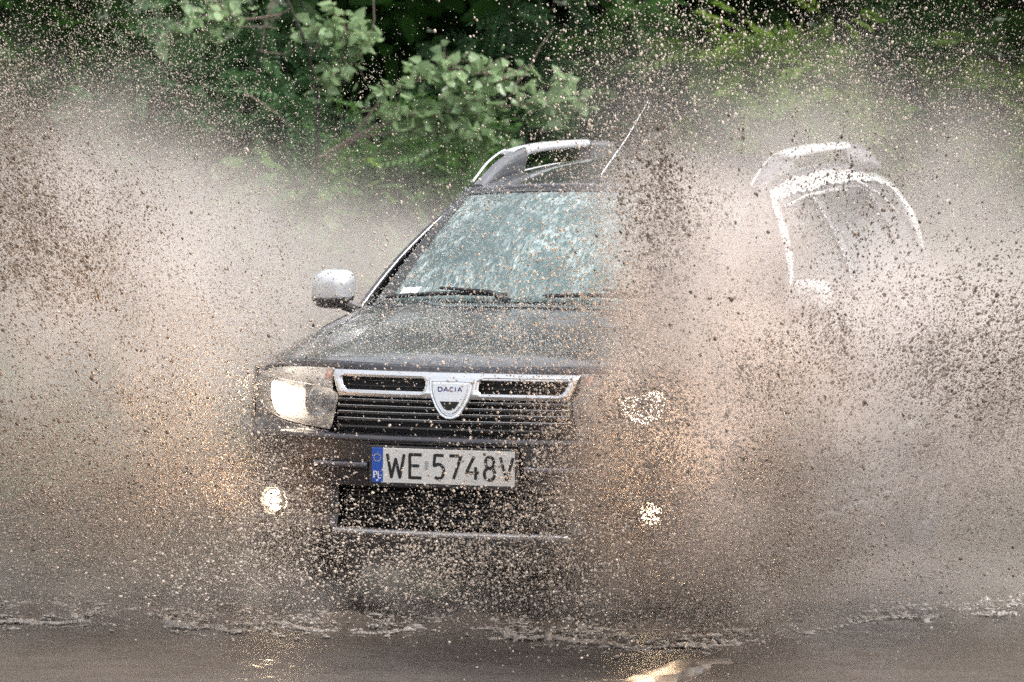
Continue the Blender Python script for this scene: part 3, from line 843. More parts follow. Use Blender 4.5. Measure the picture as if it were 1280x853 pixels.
# ---- roof rails
def rail(sg):
    rl = empty('roof_rail'); rl.parent = car
    xr = .560
    base = smooth_interp([1.98, 2.3, 2.6, 3.0, 3.4, 3.94], [1.522, 1.555, 1.575, 1.592, 1.595, 1.575])
    topz = smooth_interp([1.98, 2.08, 2.22, 2.40, 2.52, 2.9, 3.37, 3.65, 3.85, 3.94], [1.530, 1.572, 1.625, 1.664, 1.676, 1.690, 1.694, 1.688, 1.655, 1.600])
    def slab(a0, a1, zb_, zt_, nm, mat, w0=.052, n=30, flat=False):
        m = MB()
        def fn(u, v):
            a = lerp(a0, a1, v); lo_, hi = zb_(a), zt_(a); cz_ = (lo_ + hi) / 2; hh = max(.004, (hi - lo_) / 2)
            t = u * 2 * math.pi; c_, s_2 = math.cos(t), math.sin(t)
            x = math.copysign(abs(c_) ** .6, c_) * w0 / 2 * (1 - .25 * max(0, s_2)); z = math.copysign(abs(s_2) ** .6, s_2) * hh
            return (sg * (xr - (.02 * (z + cz_ - lo_) / .1)) + x, a, cz_ + z)
        m.grid(fn, 24, n)
        for e in (0, 1): m.add([fn(i / 24, e) for i in range(24)], [tuple(range(24))])
        m.build(nm, mat, rl, shade=50)
    slab(1.99, 2.50, lambda a: base(a) - .01, topz, 'front_foot', GREYPL, .050)
    slab(3.37, 3.93, lambda a: base(a) - .01, topz, 'rear_foot', GREYPL, .050)
    slab(2.36, 3.372, lambda a: topz(a) - interp(a, [2.36, 2.50, 2.62, 3.3], [.012, .045, .036, .030]), lambda a: topz(a) + .003, 'silver_bar', SILVER, .056)
    slab(2.30, 3.45, lambda a: base(a) - .012, lambda a: base(a) + .012, 'rail_base', GREYPL, .050)
    e = MB(); e.tube([(sg * (xr - .027), a, base(a) + .012) for a in np.linspace(2.5, 3.4, 14)], .003, 5); e.build('bright_edge', SILVER, rl)
    # silver trim line along the foot's inner edge
    e = MB(); e.tube([(sg * (xr) - .028, a, topz(a) - .004) for a in np.linspace(2.02, 2.42, 12)], .0045, 5); e.build('foot_edge', SILVER, rl)
mirrored(rail)
# antenna
an = MB(); a0 = Vector((-.05, 1.955, roof_c(1.96) + .004))
an.lathe([(.02, 0), (.017, .012), (.010, .024), (.004, .028)], a0, (0, 0, 1), 16)
an.build('antenna_base', PLAST, car)
an = MB(); an.tube([a0 + Vector((0, 0, .02)), a0 + Vector((.02, .30, .17)), a0 + Vector((.02, .58, .31))], [.0032, .0024, .0016], 6); an.build('antenna', SILVER, car)
# ---- added white strips painting sky highlights along the right roof edge and doors
def mat_highlight():
    m = NT('white_sky_highlight'); n = m.noise(45, 4, .7)
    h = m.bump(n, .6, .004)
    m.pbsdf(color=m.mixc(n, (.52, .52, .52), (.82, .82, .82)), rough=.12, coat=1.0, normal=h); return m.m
HIGHLIGHT = mat_highlight(); ff = MB()
def film(pts, w0, w1=None, nrm=(.75, -.25, .6)):  # lays one white strip painting a sky highlight
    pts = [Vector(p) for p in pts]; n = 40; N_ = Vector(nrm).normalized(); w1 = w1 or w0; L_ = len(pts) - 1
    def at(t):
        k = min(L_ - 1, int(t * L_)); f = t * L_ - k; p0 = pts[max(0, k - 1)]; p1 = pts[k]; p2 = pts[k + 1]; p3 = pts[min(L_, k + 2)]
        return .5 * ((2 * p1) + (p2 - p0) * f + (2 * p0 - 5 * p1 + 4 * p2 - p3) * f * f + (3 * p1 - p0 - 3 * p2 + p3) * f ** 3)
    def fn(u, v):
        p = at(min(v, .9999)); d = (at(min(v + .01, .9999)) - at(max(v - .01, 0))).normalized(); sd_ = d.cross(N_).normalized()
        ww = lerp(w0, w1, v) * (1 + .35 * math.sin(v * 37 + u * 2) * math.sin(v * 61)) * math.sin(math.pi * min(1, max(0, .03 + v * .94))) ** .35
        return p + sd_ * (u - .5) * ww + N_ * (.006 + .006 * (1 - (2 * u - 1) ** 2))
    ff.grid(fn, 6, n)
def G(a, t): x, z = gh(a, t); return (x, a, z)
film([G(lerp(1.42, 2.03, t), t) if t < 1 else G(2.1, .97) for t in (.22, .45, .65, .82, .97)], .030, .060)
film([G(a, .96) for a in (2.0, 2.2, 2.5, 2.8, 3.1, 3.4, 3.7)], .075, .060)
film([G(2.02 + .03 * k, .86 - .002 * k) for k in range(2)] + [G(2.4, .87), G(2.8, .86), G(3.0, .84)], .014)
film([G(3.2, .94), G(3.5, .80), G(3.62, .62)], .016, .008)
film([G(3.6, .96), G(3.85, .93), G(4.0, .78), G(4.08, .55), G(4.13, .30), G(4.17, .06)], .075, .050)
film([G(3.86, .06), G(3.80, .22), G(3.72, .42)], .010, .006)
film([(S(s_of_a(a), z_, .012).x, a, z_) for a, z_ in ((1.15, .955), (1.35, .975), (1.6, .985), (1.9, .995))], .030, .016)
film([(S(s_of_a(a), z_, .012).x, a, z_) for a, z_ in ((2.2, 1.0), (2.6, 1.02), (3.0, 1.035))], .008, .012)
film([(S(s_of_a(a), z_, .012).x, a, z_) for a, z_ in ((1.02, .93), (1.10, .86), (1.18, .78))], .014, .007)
tag(ff.build('sky_highlight_strips', HIGHLIGHT, shade=70), 'white strips standing in for sky highlights on the wet right roof edge, pillars and doors', kind='stuff')

# ---- wheels
def wheel(x, y, sg):
    wh = empty('wheel'); wh.parent = car; wh.location = (x, y, .343)
    MB().lathe([(.215, -.10), (.30, -.112), (.333, -.10), (.343, -.07), (.343, .07), (.333, .10), (.30, .112), (.215, .10)], (0, 0, 0), (sg, 0, 0), 56).build('tyre', RUBBER, wh)
    m = MB(); m.lathe([(.215, -.10), (.20, -.05), (.195, .05), (.205, .098), (.216, .102)], (0, 0, 0), (sg, 0, 0), 48)
    m.lathe([(.001, .085), (.05, .085), (.06, .07), (.06, .03)], (0, 0, 0), (sg, 0, 0), 24)
    for k in range(5):
        for dd in (-.13, .13):
            t = 2 * math.pi * k / 5 + dd; c_, s_2 = math.cos(t), math.sin(t)
            m.tube([(sg * .072, .04 * math.cos(t - dd), .04 * math.sin(t - dd)), (sg * .078, .12 * c_, .12 * s_2), (sg * .08, .205 * c_, .205 * s_2)], [.022, .017, .015], 6)
    m.build('rim', ALLOY, wh)
for sg in (-1, 1):
    for ya in (.82, 3.49): wheel(sg * .79, ya, sg)
# interior: seats and dashboard seen faintly through the screen
INT = mat_simple('interior_cloth', (.03, .03, .032), .8)
m_ = MB(); m_.grid(lambda u, v: (lerp(-.68, .68, u), lerp(1.3, 1.62, v), 1.045 + .02 * math.sin(u * 9) * v - .03 * v), 20, 4); m_.build('dashboard', INT, car)
for sx_ in (-.36, .36):
    st_ = MB(); st_.box((sx_, 2.25, .95), (.46, .16, .62), Euler((R(-14), 0, 0)).to_matrix()); st_.box((sx_, 2.36, 1.34), (.24, .10, .17)); st_.build('seat', INT, car, bevel=.04)
m_ = MB(); m_.lathe([(.175, 0), (.185, .012), (.19, 0), (.185, -.012), (.175, 0)], (-.36, 1.66, 1.08), (0, -.9, .45), 28); m_.build('steering_wheel', INT, car)

# ================================================================== VEGETATION
FH = Vector((-_s, _c, 0)); RH = Vector((_c, _s, 0))
def bgp(u, d, z=0.0):
    """a point d metres ahead of the camera along the road bend, u to the right"""
    p = Vector((cam_loc.x, cam_loc.y, 0)) + FH * d + RH * u; p.z = z; return p
def mat_leaf(name, c0, c1, trans=.45, rough=.45):
    m = NT(name)
    at = m.n('ShaderNodeAttribute'); at.attribute_name = 'tint'
    col = m.ramp(at.outputs['Fac'], [(0, c0), (.8, c1), (1, tuple(min(1, c * 1.5 + .02) for c in c1))])
    n = m.noise(6, 4); col = m.mixc(m.math('MULTIPLY', n, .35), col, tuple(c * .55 for c in c0))
    p = m.n('ShaderNodeBsdfPrincipled', Roughness=rough); m.l(col, p.inputs['Base Color']); p.inputs['Specular IOR Level'].default_value = .35
    t = m.n('ShaderNodeBsdfTranslucent'); m.l(m.mixc(.5, col, c1), t.inputs['Color'])
    mx = m.n('ShaderNodeMixShader'); mx.inputs[0].default_value = trans
    m.l(p.outputs[0], mx.inputs[1]); m.l(t.outputs[0], mx.inputs[2]); m.l(mx.outputs[0], m.out.inputs['Surface']); return m.m
def mat_bark(name, c):
    m = NT(name); n = m.noise(9, 6, .7, m.mapped((4, 4, .8)))
    m.pbsdf(color=m.mixc(n, tuple(x * .4 for x in c), tuple(x * 1.3 for x in c)), rough=.85, normal=m.bump(n, .8, .02)); return m.m
BARK = mat_bark('brown_bark', (.10, .075, .058)); BARKD = mat_bark('dark_bark', (.045, .038, .032)); TWIG = mat_bark('pale_twig_bark', (.20, .15, .12))

HEXL = np.array([(0, 0, 0), (.40, .16, .07), (.31, .60, .04), (0, 1.08, -.10), (-.31, .60, .04), (-.40, .16, .07)], float)
def frames(n, up_bias=.5, droop=.2):
    d = rng.normal(size=(n, 3)); d[:, 2] = d[:, 2] * .5 - droop; d /= np.linalg.norm(d, axis=1)[:, None]
    nn = rng.normal(size=(n, 3)) * .6; nn[:, 2] += up_bias * 1.6
    x = np.cross(d, nn); x /= np.linalg.norm(x, axis=1)[:, None] + 1e-9; nn = np.cross(x, d)
    return x, d, nn
def leaf_mesh(name, P, size, kind, tint, up=.6):
    n = len(P); x, y, z = frames(n, up)
    size = size * rng.uniform(.6, 1.25, n)
    if kind == 'broad':
        T = HEXL; F = np.array([(0, 1, 2, 3), (0, 3, 4, 5)])
    else:   # pinnate frond: leaflets in pairs along a drooping rachis
        T = []; F = []
        for k in range(7):
            t = .12 + .13 * k; dr = -.22 * t * t
            for sg in (-1, 1):
                b = len(T); L = .30 * (1 - .5 * abs(t - .5))
                T += [(0, t, dr), (sg * L * .5, t + .10, dr + .01), (sg * L, t + .10, dr - .05), (sg * L * .5, t + .015, dr - .01)]
                F.append((b, b + 1, b + 2, b + 3))
        b = len(T); T += [(0, .98, -.2), (.05, 1.1, -.22), (0, 1.28, -.3), (-.05, 1.1, -.22)]; F.append((b, b + 1, b + 2, b + 3))
        b = len(T); T += [(-.008, 0, 0), (.008, 0, 0), (.006, 1, -.21), (-.006, 1, -.21)]; F.append((b, b + 1, b + 2, b + 3))
        T = np.array(T); F = np.array(F)
    V = P[:, None, :] + size[:, None, None] * (T[None, :, 0:1] * x[:, None] + T[None, :, 1:2] * y[:, None] + T[None, :, 2:3] * z[:, None])
    Fs = (F[None] + (np.arange(n) * len(T))[:, None, None]).reshape(-1, 4)
    me = mesh_np(name, V.reshape(-1, 3), Fs, 4, smooth=False)
    at = me.attributes.new('tint', 'FLOAT', 'FACE'); tv = np.repeat(tint, len(F)).astype(np.float32)
    if len(tv) == len(me.polygons): at.data.foreach_set('value', tv)
    return me
def plant(name, label, cat, base, stems, nleaf, lsize, kind, leafmat, bark=BARKD, group=None, spread=.16, twigs=5, trunk_name='trunk', crown_name='crown', lower=.25, leaf_t=.35, up=.6):
    """stems: list of (points, r0, r1) world-space polylines; leaves gather along the outer stretches of side twigs"""
    root = empty(name, base); tag(root, label, cat, group)
    b = Vector(base); mb = MB(); segs = []
    for pts, r0, r1 in stems:
        pts = [Vector(p) - b for p in pts]; n = len(pts)
        mb.tube(pts, [lerp(r0, r1, i / (n - 1)) for i in range(n)], 7)
        for k in range(n - 1): segs.append((pts[k], pts[k + 1], (k + .5) / (n - 1)))
        for j in range(twigs * (n - 1)):
            t = random.uniform(leaf_t, 1) * (n - 1); k = min(n - 2, int(t)); p = pts[k].lerp(pts[k + 1], t - k)
            d = Vector((random.gauss(0, 1), random.gauss(0, 1), random.gauss(.25, .7))).normalized() * spread * random.uniform(1, 3)
            q = p + d * .55 + Vector((0, 0, .02)); e = p + d
            mb.tube([p, q, e], [r1 * .7 + .001, r1 * .45 + .001, .001], 4, cap=False)
            segs += [(p, q, .8), (q, e, 1), (q, e, 1)]
    mb.build(trunk_name, bark, root)
    wts = np.array([max(0, s_[2] - leaf_t) * (s_[1] - s_[0]).length + 1e-9 for s_ in segs]); idx = rng.choice(len(segs), nleaf, p=wts / wts.sum())
    A = np.array([s_[0][:] for s_ in segs]); B = np.array([s_[1][:] for s_ in segs]); t = rng.random(nleaf)[:, None]
    P = A[idx] * (1 - t) + B[idx] * t + rng.normal(size=(nleaf, 3)) * spread * .32
    ct = rng.random(len(segs))[idx]; tint = np.clip(.25 + .35 * ct + .25 * rng.random(nleaf) + .12 * (rng.random(nleaf) > .95), 0, 1)
    me = leaf_mesh(crown_name, P, lsize, kind, tint, up); link(crown_name, me, leafmat, root)
    return root
def bush_stems(u, d, ru, h, n, r=.015, h0=0.0):
    out = []
    for k in range(n):
        a = random.uniform(0, 6.28); q = random.random() ** .5; du, dd = ru * q * math.cos(a), ru * .8 * q * math.sin(a)
        hh = h * (1 - .35 * q * q) * random.uniform(.75, 1.05); pts = []
        for t in (0, .3, .6, .85, 1): pts.append(bgp(u + du * t ** .8 + random.gauss(0, .03), d + dd * t ** .8, h0 + hh * t))
        out.append((pts, r, .003))
    return out
LG_D = mat_leaf('dark_green_leaf', (.018, .05, .012), (.07, .18, .035))
LG_M = mat_leaf('mid_green_leaf', (.045, .10, .028), (.13, .26, .07))
LG_Y = mat_leaf('yellow_green_leaf', (.08, .17, .02), (.24, .37, .05))
LG_P = mat_leaf('pale_poplar_leaf', (.12, .21, .10), (.34, .46, .24), .4, .32)
LG_B = mat_leaf('blue_green_leaf', (.04, .095, .04), (.115, .23, .095))

# raised bank behind the road
bank = MB()
def bankf(u, v):
    uu = lerp(-60, 60, u); d = lerp(23.5, 70, v); z = min(1, v * 5) * 1.0 + .25 * math.sin(uu * .7) * math.sin(d * .5) * min(1, v * 5) + 4 * v
    return bgp(uu, d, z - .05)
bank.grid(bankf, 80, 40); tag(bank.build('bank_terrain', mat_verge()), kind='structure')

# big trees: trunk, limbs, high crown that closes the view and shows in the wet paint and glass
def big_tree(label, u, d, h, cr_, rt, nleaf, mat, bark, lsize=.21, low=2.2):
    base = bgp(u, d, 0); st = []
    tr = [bgp(u + .12 * math.sin(k * 1.7 + u), d + .1 * k, h * .72 * k / 5) for k in range(6)]
    st.append((tr, rt, rt * .35))
    for k in range(16):
        t = random.uniform(.22, 1); z0 = max(low * .8, h * .72 * t); a = random.uniform(0, 6.28); L = cr_ * random.uniform(.6, 1.1)
        p0 = bgp(u, d + .1, z0)
        e = bgp(u + L * math.cos(a), d + L * math.sin(a), min(h, z0 + random.uniform(-.1, .5) * cr_))
        st.append(([p0, p0.lerp(e, .35) + Vector((0, 0, .3)), p0.lerp(e, .7) + Vector((0, 0, .35)), e], rt * .25, .012))
    return plant('broadleaf_tree', label, 'tree', base, st, nleaf, lsize, 'broad', mat, bark, group='tall trees behind the road', spread=.55, twigs=5, leaf_t=.2)
big_tree('tall dark tree at far left whose crown fills the top left corner', -3.3, 31.5, 11, 2.6, .15, 5200, LG_D, BARKD)
big_tree('tall dark tree behind the pale broad-leaved branch', -.9, 33.0, 12.5, 3.0, .17, 5600, LG_D, BARKD)
big_tree('tall dark tree rising straight behind the car roof', .75, 31.8, 10, 2.5, .10, 5200, LG_D, BARKD)
big_tree('slim dark-trunked tree near the top right, left of the brown trunk', 2.25, 32.2, 9, 2.4, .085, 4800, LG_M, BARKD)
big_tree('tree with thick reddish brown trunk at the top right corner', 3.05, 31.0, 11, 2.8, .14, 5200, LG_M, BARK)
big_tree('tall tree beyond the left edge of the road, crown over the verge', -6.5, 29.5, 12, 3.4, .2, 5200, LG_D, BARKD)
big_tree('tall tree beyond the right edge of the view, crown over the verge', 6.6, 30.5, 12, 3.4, .2, 5200, LG_M, BARK)

# dense dark understorey behind everything
und = empty('understorey', bgp(0, 34, 0)); 
N = 26000
uu = rng.uniform(-7.5, 7.5, N); dd = rng.uniform(32.2, 36.5, N); zz = rng.uniform(.2, 4.6, N)
P = np.array([[RH.x, RH.y, 0]]) * uu[:, None] + np.array([[FH.x, FH.y, 0]]) * (dd - 34)[:, None]; P[:, 2] = zz
cl = np.sin(uu * 3.1) * np.sin(zz * 4.3 + uu) > -.72; P = P[cl]
me = leaf_mesh('understorey_foliage', P, .17, 'broad', np.clip(.3 + rng.random(len(P)) * .7, 0, 1)); me.materials.append(LG_D)
bpy.data.objects.remove(und)
o = bpy.data.objects.new('understorey_foliage', me); C.objects.link(o); o.location = bgp(0, 34, 0); tag(o, 'dark leafy undergrowth closing the view between the trunks', None, kind='stuff')

def bush(name, label, u, d, ru, h, n, nleaf, ls, kind, mat, h0=.3, group='shrubs along the bank', up=.6, spread=.17):
    return plant(name, label, 'shrub', bgp(u, d, .2), bush_stems(u, d, ru, h, n, h0=h0), nleaf, ls, kind, mat, BARKD, group, spread=spread, trunk_name='stems', crown_name='foliage', leaf_t=.12, up=up)
bush('pinnate_shrub', 'dark feathery shrub at left edge behind the upper spray', -2.9, 30.6, .8, 2.6, 22, 1300, .26, 'pin', LG_D)
bush('pinnate_shrub', 'feathery green shrub left of centre behind bare twigs', -1.9, 29.8, .75, 2.3, 24, 1700, .24, 'pin', LG_B)
bush('pinnate_shrub', 'bright feathery green shrub just left of the windscreen', -.75, 29.0, .62, 1.55, 22, 1500, .24, 'pin', LG_M)
bush('broadleaf_shrub', 'soft mid-green shrub low behind the left door mirror', -1.35, 28.4, .55, 1.0, 18, 1300, .15, 'broad', LG_M)
bush('pinnate_shrub', 'dense green shrub showing above the left roof rail', .1, 30.6, .75, 2.5, 22, 1500, .25, 'pin', LG_B)
bush('pinnate_shrub', 'green feathery shrub behind the aerial above the car roof', .95, 30.0, .6, 2.35, 22, 1400, .24, 'pin', LG_M)
bush('pinnate_shrub', 'pale yellow-green feathery shrub above the right roof rail', 1.75, 29.2, .62, 2.15, 26, 1700, .27, 'pin', LG_Y)
bush('pinnate_shrub', 'green shrub under the two trunks at the top right', 2.55, 30.0, .6, 2.1, 22, 1400, .26, 'pin', LG_M)
bush('pinnate_shrub', 'yellowish leafy shrub at the right edge behind the spray', 3.25, 29.4, .55, 1.9, 22, 1200, .26, 'pin', LG_Y)
bush('small_weed', 'small yellow-green weed at left between the mist and the shrubs', -1.74, 27.4, .14, 1.25, 7, 90, .13, 'pin', LG_Y, h0=.1)
bush('small_weed', 'small yellow-green weed closest to the left windscreen pillar', -.93, 27.2, .12, 1.38, 7, 90, .12, 'pin', LG_Y, h0=.1)

# the pale broad-leaved poplar: leaning stem, a long leafy bough to the right, a leaf spray to the left
D1 = 26.6
def q(px, py, d=D1): return bgp((px - 640) / F_PX * d, d, HC + (112 - py) / F_PX * d)
st = [([bgp(-1.25, D1 + .5, 0), q(395, 230), q(396, 130), q(383, 60), q(352, -10), q(330, -120)], .013, .006)]
boughs = [([q(395, 200), q(455, 165), q(520, 143), q(600, 136), q(680, 128), q(728, 124)], .010, .004),
          ([q(440, 170), q(480, 120), q(530, 98), q(600, 92), q(640, 100)], .008, .003),
          ([q(430, 175), q(500, 165), q(560, 150), q(590, 170), q(606, 188)], .007, .003),
          ([q(385, 70), q(400, 55), q(432, 42), q(455, 60)], .006, .003),
          ([q(350, 20), q(300, 28), q(255, 30), q(222, 50)], .006, .003),
          ([q(385, 100), q(420, 95), q(450, 70)], .005, .003)]
pop = plant('poplar_sapling', 'pale round-leaved sapling whose leafy bough reaches right over the car roof', 'tree', bgp(-1.25, D1 + .5, 0), boughs, 950, .076, 'broad', LG_P, TWIG, spread=.075, twigs=9, trunk_name='bough', crown_name='crown', leaf_t=.30, up=-.1)
tb = Vector(bgp(-1.25, D1 + .5, 0)); mb = MB()
for pts, r0, r1 in st: mb.tube([Vector(p) - tb for p in pts], [lerp(r0, r1, i / (len(pts) - 1)) for i in range(len(pts))], 7)
mb.build('trunk', BARKD, pop)
for pts, r0, r1 in [([q(345, -10), q(330, 30), q(325, 66)], .006, .003), ([q(250, -12), q(278, 15), q(292, 25), q(340, 26), q(362, 12)], .006, .003), ([q(325, 66), q(350, 70), q(372, 62)], .004, .002),
                    ([q(290, 36), q(330, 35), q(345, 38)], .005, .003), ([q(305, 118), q(340, 140), q(372, 168)], .006, .003), ([q(640, 108), q(660, 85), q(672, 60), q(690, 35)], .006, .003),
                    ([q(464, -10), q(466, 25), q(460, 55)], .005, .003), ([q(395, 215), q(380, 240), q(352, 262)], .007, .003), ([q(398, 210), q(420, 190), q(445, 175)], .007, .004)]:
    mb = MB(); mb.tube([Vector(p) - tb for p in pts], [lerp(r0, r1, i / (len(pts) - 1)) for i in range(len(pts))], 5)
    mb.build('bare_twig', TWIG, pop)

# ================================================================== SPRAY
# the plumes thrown up by the two front wheels: (centre, spread along/across the throw, throw angle, depth spread, density)
#   left plume                               px   py    d    s1   s2  ang  sd   amp
MIST = [(60, 340, 16.9, 140, 100, -15, .60, 1.5), (215, 400, 18.0, 120, 80, -38, .60, 1.5), (60, 540, 16.8, 150, 60, 0, .50, .55),
        (375, 345, 20.0, 130, 62, -12, .9, .85), (50, 210, 17.6, 120, 60, -15, .8, .20), (265, 560, 17.2, 60, 90, 0, .30, .5),
        # right plume
        (905, 345, 15.1, 60, 80, -10, .40, 3.2), (845, 420, 15.0, 40, 42, 30, .35, 1.8), (835, 290, 15.3, 32, 36, -20, .3, 1.5), (875, 510, 15.0, 60, 65, 4, .35, 1.7), (1070, 440, 16.0, 130, 80, 10, .7, 1.5), (1220, 440, 16.6, 110, 90, 0, .7, 1.9), (1080, 560, 16.2, 170, 50, 20, .5, .7), (1130, 640, 15.9, 110, 45, 10, .4, .6),
        (850, 610, 15.0, 75, 70, 0, .35, 1.5), (970, 200, 18.4, 150, 60, -12, .9, .30), (1150, 230, 18.5, 110, 90, -30, .9, .36), (470, 300, 20.8, 110, 70, -20, .8, .22),
        # low spray along the water
        (200, 735, 16.0, 330, 24, 0, .55, .50), (1060, 712, 16.2, 260, 36, 2, .7, .70), (620, 757, 15.6, 260, 9, 0, .3, .25), (965, 320, 15.4, 36, 70, 0, .35, .8), (850, 245, 15.8, 60, 32, 0, .35, 1.6)]
def blob(px, py, d): return np.array([(px - 640) / F_PX * d, d, HC + (112 - py) / F_PX * d])     # (u, d, z)

def mist_object():
    ng = bpy.data.node_groups.new('mist_density', 'GeometryNodeTree')
    ng.interface.new_socket('Geometry', in_out='INPUT', socket_type='NodeSocketGeometry')
    ng.interface.new_socket('Geometry', in_out='OUTPUT', socket_type='NodeSocketGeometry')
    N = ng.nodes; L = ng.links
    def nd(t, **kw):
        o = N.new(t)
        for k, v in kw.items(): setattr(o, k, v)
        return o
    def setin(o, i, v):
        if isinstance(v, bpy.types.NodeSocket): L.new(v, o.inputs[i])
        else: o.inputs[i].default_value = v
    def vm(op, a, b=None):
        o = nd('ShaderNodeVectorMath', operation=op); setin(o, 0, a)
        if b is not None: setin(o, 1, b)
        return o.outputs['Value'] if op in ('DOT_PRODUCT', 'LENGTH') else o.outputs['Vector']
    def mt(op, a, b=None):
        o = nd('ShaderNodeMath', operation=op); setin(o, 0, a)
        if b is not None: setin(o, 1, b)
        return o.outputs[0]
    pos = nd('GeometryNodeInputPosition').outputs[0]
    rel = vm('SUBTRACT', pos, (cam_loc.x, cam_loc.y, 0))
    comb = nd('ShaderNodeCombineXYZ')
    L.new(vm('DOT_PRODUCT', rel, tuple(RH)), comb.inputs[0]); L.new(vm('DOT_PRODUCT', rel, tuple(FH)), comb.inputs[1]); L.new(vm('DOT_PRODUCT', rel, (0, 0, 1)), comb.inputs[2])
    p = comb.outputs[0]
    # billows warp the plume
    nz = nd('ShaderNodeTexNoise'); nz.inputs['Scale'].default_value = 2.2; nz.inputs['Detail'].default_value = 4; nz.inputs['Roughness'].default_value = .6; L.new(pos, nz.inputs['Vector'])
    wv = vm('MULTIPLY', vm('SUBTRACT', nz.outputs['Color'], (.5, .5, .5)), (.85, .85, .85)); p = vm('ADD', p, wv)
    tot = None
    for (px, py, d, s1, s2, ang, sd_, amp) in MIST:
        c = blob(px, py, d); k = d / F_PX; q_ = vm('SUBTRACT', p, tuple(c)); a = R(ang)
        e1 = (math.cos(a) / (s1 * k), 0, math.sin(a) / (s1 * k)); e2 = (-math.sin(a) / (s2 * k), 0, math.cos(a) / (s2 * k)); e3 = (0, 1 / sd_, 0)
        r = None
        for e in (e1, e2, e3):
            dd_ = vm('DOT_PRODUCT', q_, e); dd_ = mt('MULTIPLY', dd_, dd_); r = dd_ if r is None else mt('ADD', r, dd_)
        g = mt('MULTIPLY', mt('EXPONENT', mt('MULTIPLY', r, -.5)), amp); tot = g if tot is None else mt('ADD', tot, g)
    n2 = nd('ShaderNodeTexNoise'); n2.noise_dimensions = '4D'; n2.inputs['Scale'].default_value = 1.0; n2.inputs['Detail'].default_value = 5; n2.inputs['Roughness'].default_value = .62
    sx_ = nd('ShaderNodeSeparateXYZ'); L.new(pos, sx_.inputs[0]); cw_ = nd('ShaderNodeCombineXYZ'); L.new(mt('MULTIPLY', mt('SIGN', sx_.outputs[0]), .85), cw_.inputs[0]); cw_.inputs[1].default_value = .8; cw_.inputs[2].default_value = .05
    qv = vm('SUBTRACT', pos, cw_.outputs[0]); L.new(vm('MULTIPLY', vm('NORMALIZE', qv), (5.5, 5.5, 5.5)), n2.inputs['Vector']); L.new(mt('MULTIPLY', vm('LENGTH', qv), 2.2), n2.inputs['W'])
    mod = mt('MAXIMUM', mt('MULTIPLY', mt('SUBTRACT', n2.outputs['Fac'], .41), 10), .06)
    tot = mt('MULTIPLY', tot, mod)
    tot = mt('MAXIMUM', mt('SUBTRACT', tot, .02), 0)
    vc = nd('GeometryNodeVolumeCube')
    L.new(tot, vc.inputs['Density']); vc.inputs['Min'].default_value = (-5, -3.2, .07); vc.inputs['Max'].default_value = (4.6, 8.5, 3.4)
    vc.inputs['Resolution X'].default_value = 150; vc.inputs['Resolution Y'].default_value = 170; vc.inputs['Resolution Z'].default_value = 64
    sm = nd('GeometryNodeSetMaterial'); L.new(vc.outputs[0], sm.inputs['Geometry'])
    m = NT('spray_mist'); v = m.n('ShaderNodeVolumePrincipled')
    v.inputs['Color'].default_value = (.82, .755, .715, 1); v.inputs['Density'].default_value = MIST_D; v.inputs['Anisotropy'].default_value = .15
    m.l(v.outputs[0], m.out.inputs['Volume'])
    sm.inputs['Material'].default_value = m.m
    go = nd('NodeGroupOutput'); L.new(sm.outputs[0], go.inputs[0])
    me = bpy.data.meshes.new('spray_mist'); me.from_pydata([(0, 0, 0)], [], []); me.materials.append(m.m)
    o = bpy.data.objects.new('spray_mist', me); C.objects.link(o)
    md = o.modifiers.new('mist', 'NODES'); md.node_group = ng
    tag(o, 'pale fine mist of the splash hanging round both sides of the car', None, kind='stuff'); return o
MIST_D = .66
mist_object()

OCT_V = np.array([(1, 0, 0), (-1, 0, 0), (0, 1, 0), (0, -1, 0), (0, 0, 1), (0, 0, -1)], float)
OCT_F = np.array([(0, 2, 4), (2, 1, 4), (1, 3, 4), (3, 0, 4), (2, 0, 5), (1, 2, 5), (3, 1, 5), (0, 3, 5)])
def drops(name, label, P, rad, src, mat, tint, elong=(1.0, 1.9), detail=False):
    """P (n,3) world points; each drop is stretched along its flight"""
    n = len(P); D = P - src; D[:, 2] -= .15; D += rng.normal(size=D.shape) * .18
    D /= np.linalg.norm(D, axis=1)[:, None]; A = np.cross(D, rng.normal(size=(n, 3))); A /= np.linalg.norm(A, axis=1)[:, None]; B = np.cross(D, A)
    if detail:
        bm = bmesh.new(); bmesh.ops.create_icosphere(bm, subdivisions=1, radius=1); TV = np.array([v.co[:] for v in bm.verts]); TF = np.array([[v.index for v in f.verts] for f in bm.faces]); bm.free()
    else: TV, TF = OCT_V, OCT_F
    el_ = rng.uniform(*elong, n); r = rad
    T = np.broadcast_to(TV[None], (n, len(TV), 3)).copy()
    if detail: T *= rng.uniform(.6, 1.25, (n, len(TV), 1))
    V = P[:, None] + T[:, :, 0:1] * A[:, None] * r[:, None, None] + T[:, :, 1:2] * B[:, None] * (r * rng.uniform(.7, 1, n))[:, None, None] + T[:, :, 2:3] * D[:, None] * (r * el_)[:, None, None]
    F = (TF[None] + (np.arange(n) * len(TV))[:, None, None]).reshape(-1, 3)
    me = mesh_np(name, V.reshape(-1, 3), F, 3)
    at = me.attributes.new('tint', 'FLOAT', 'POINT'); tv = np.repeat(tint, len(TV)).astype(np.float32)
    if len(tv) == len(me.vertices): at.data.foreach_set('value', tv)
    o = link(name, me, mat); tag(o, label, None, kind='stuff'); return o
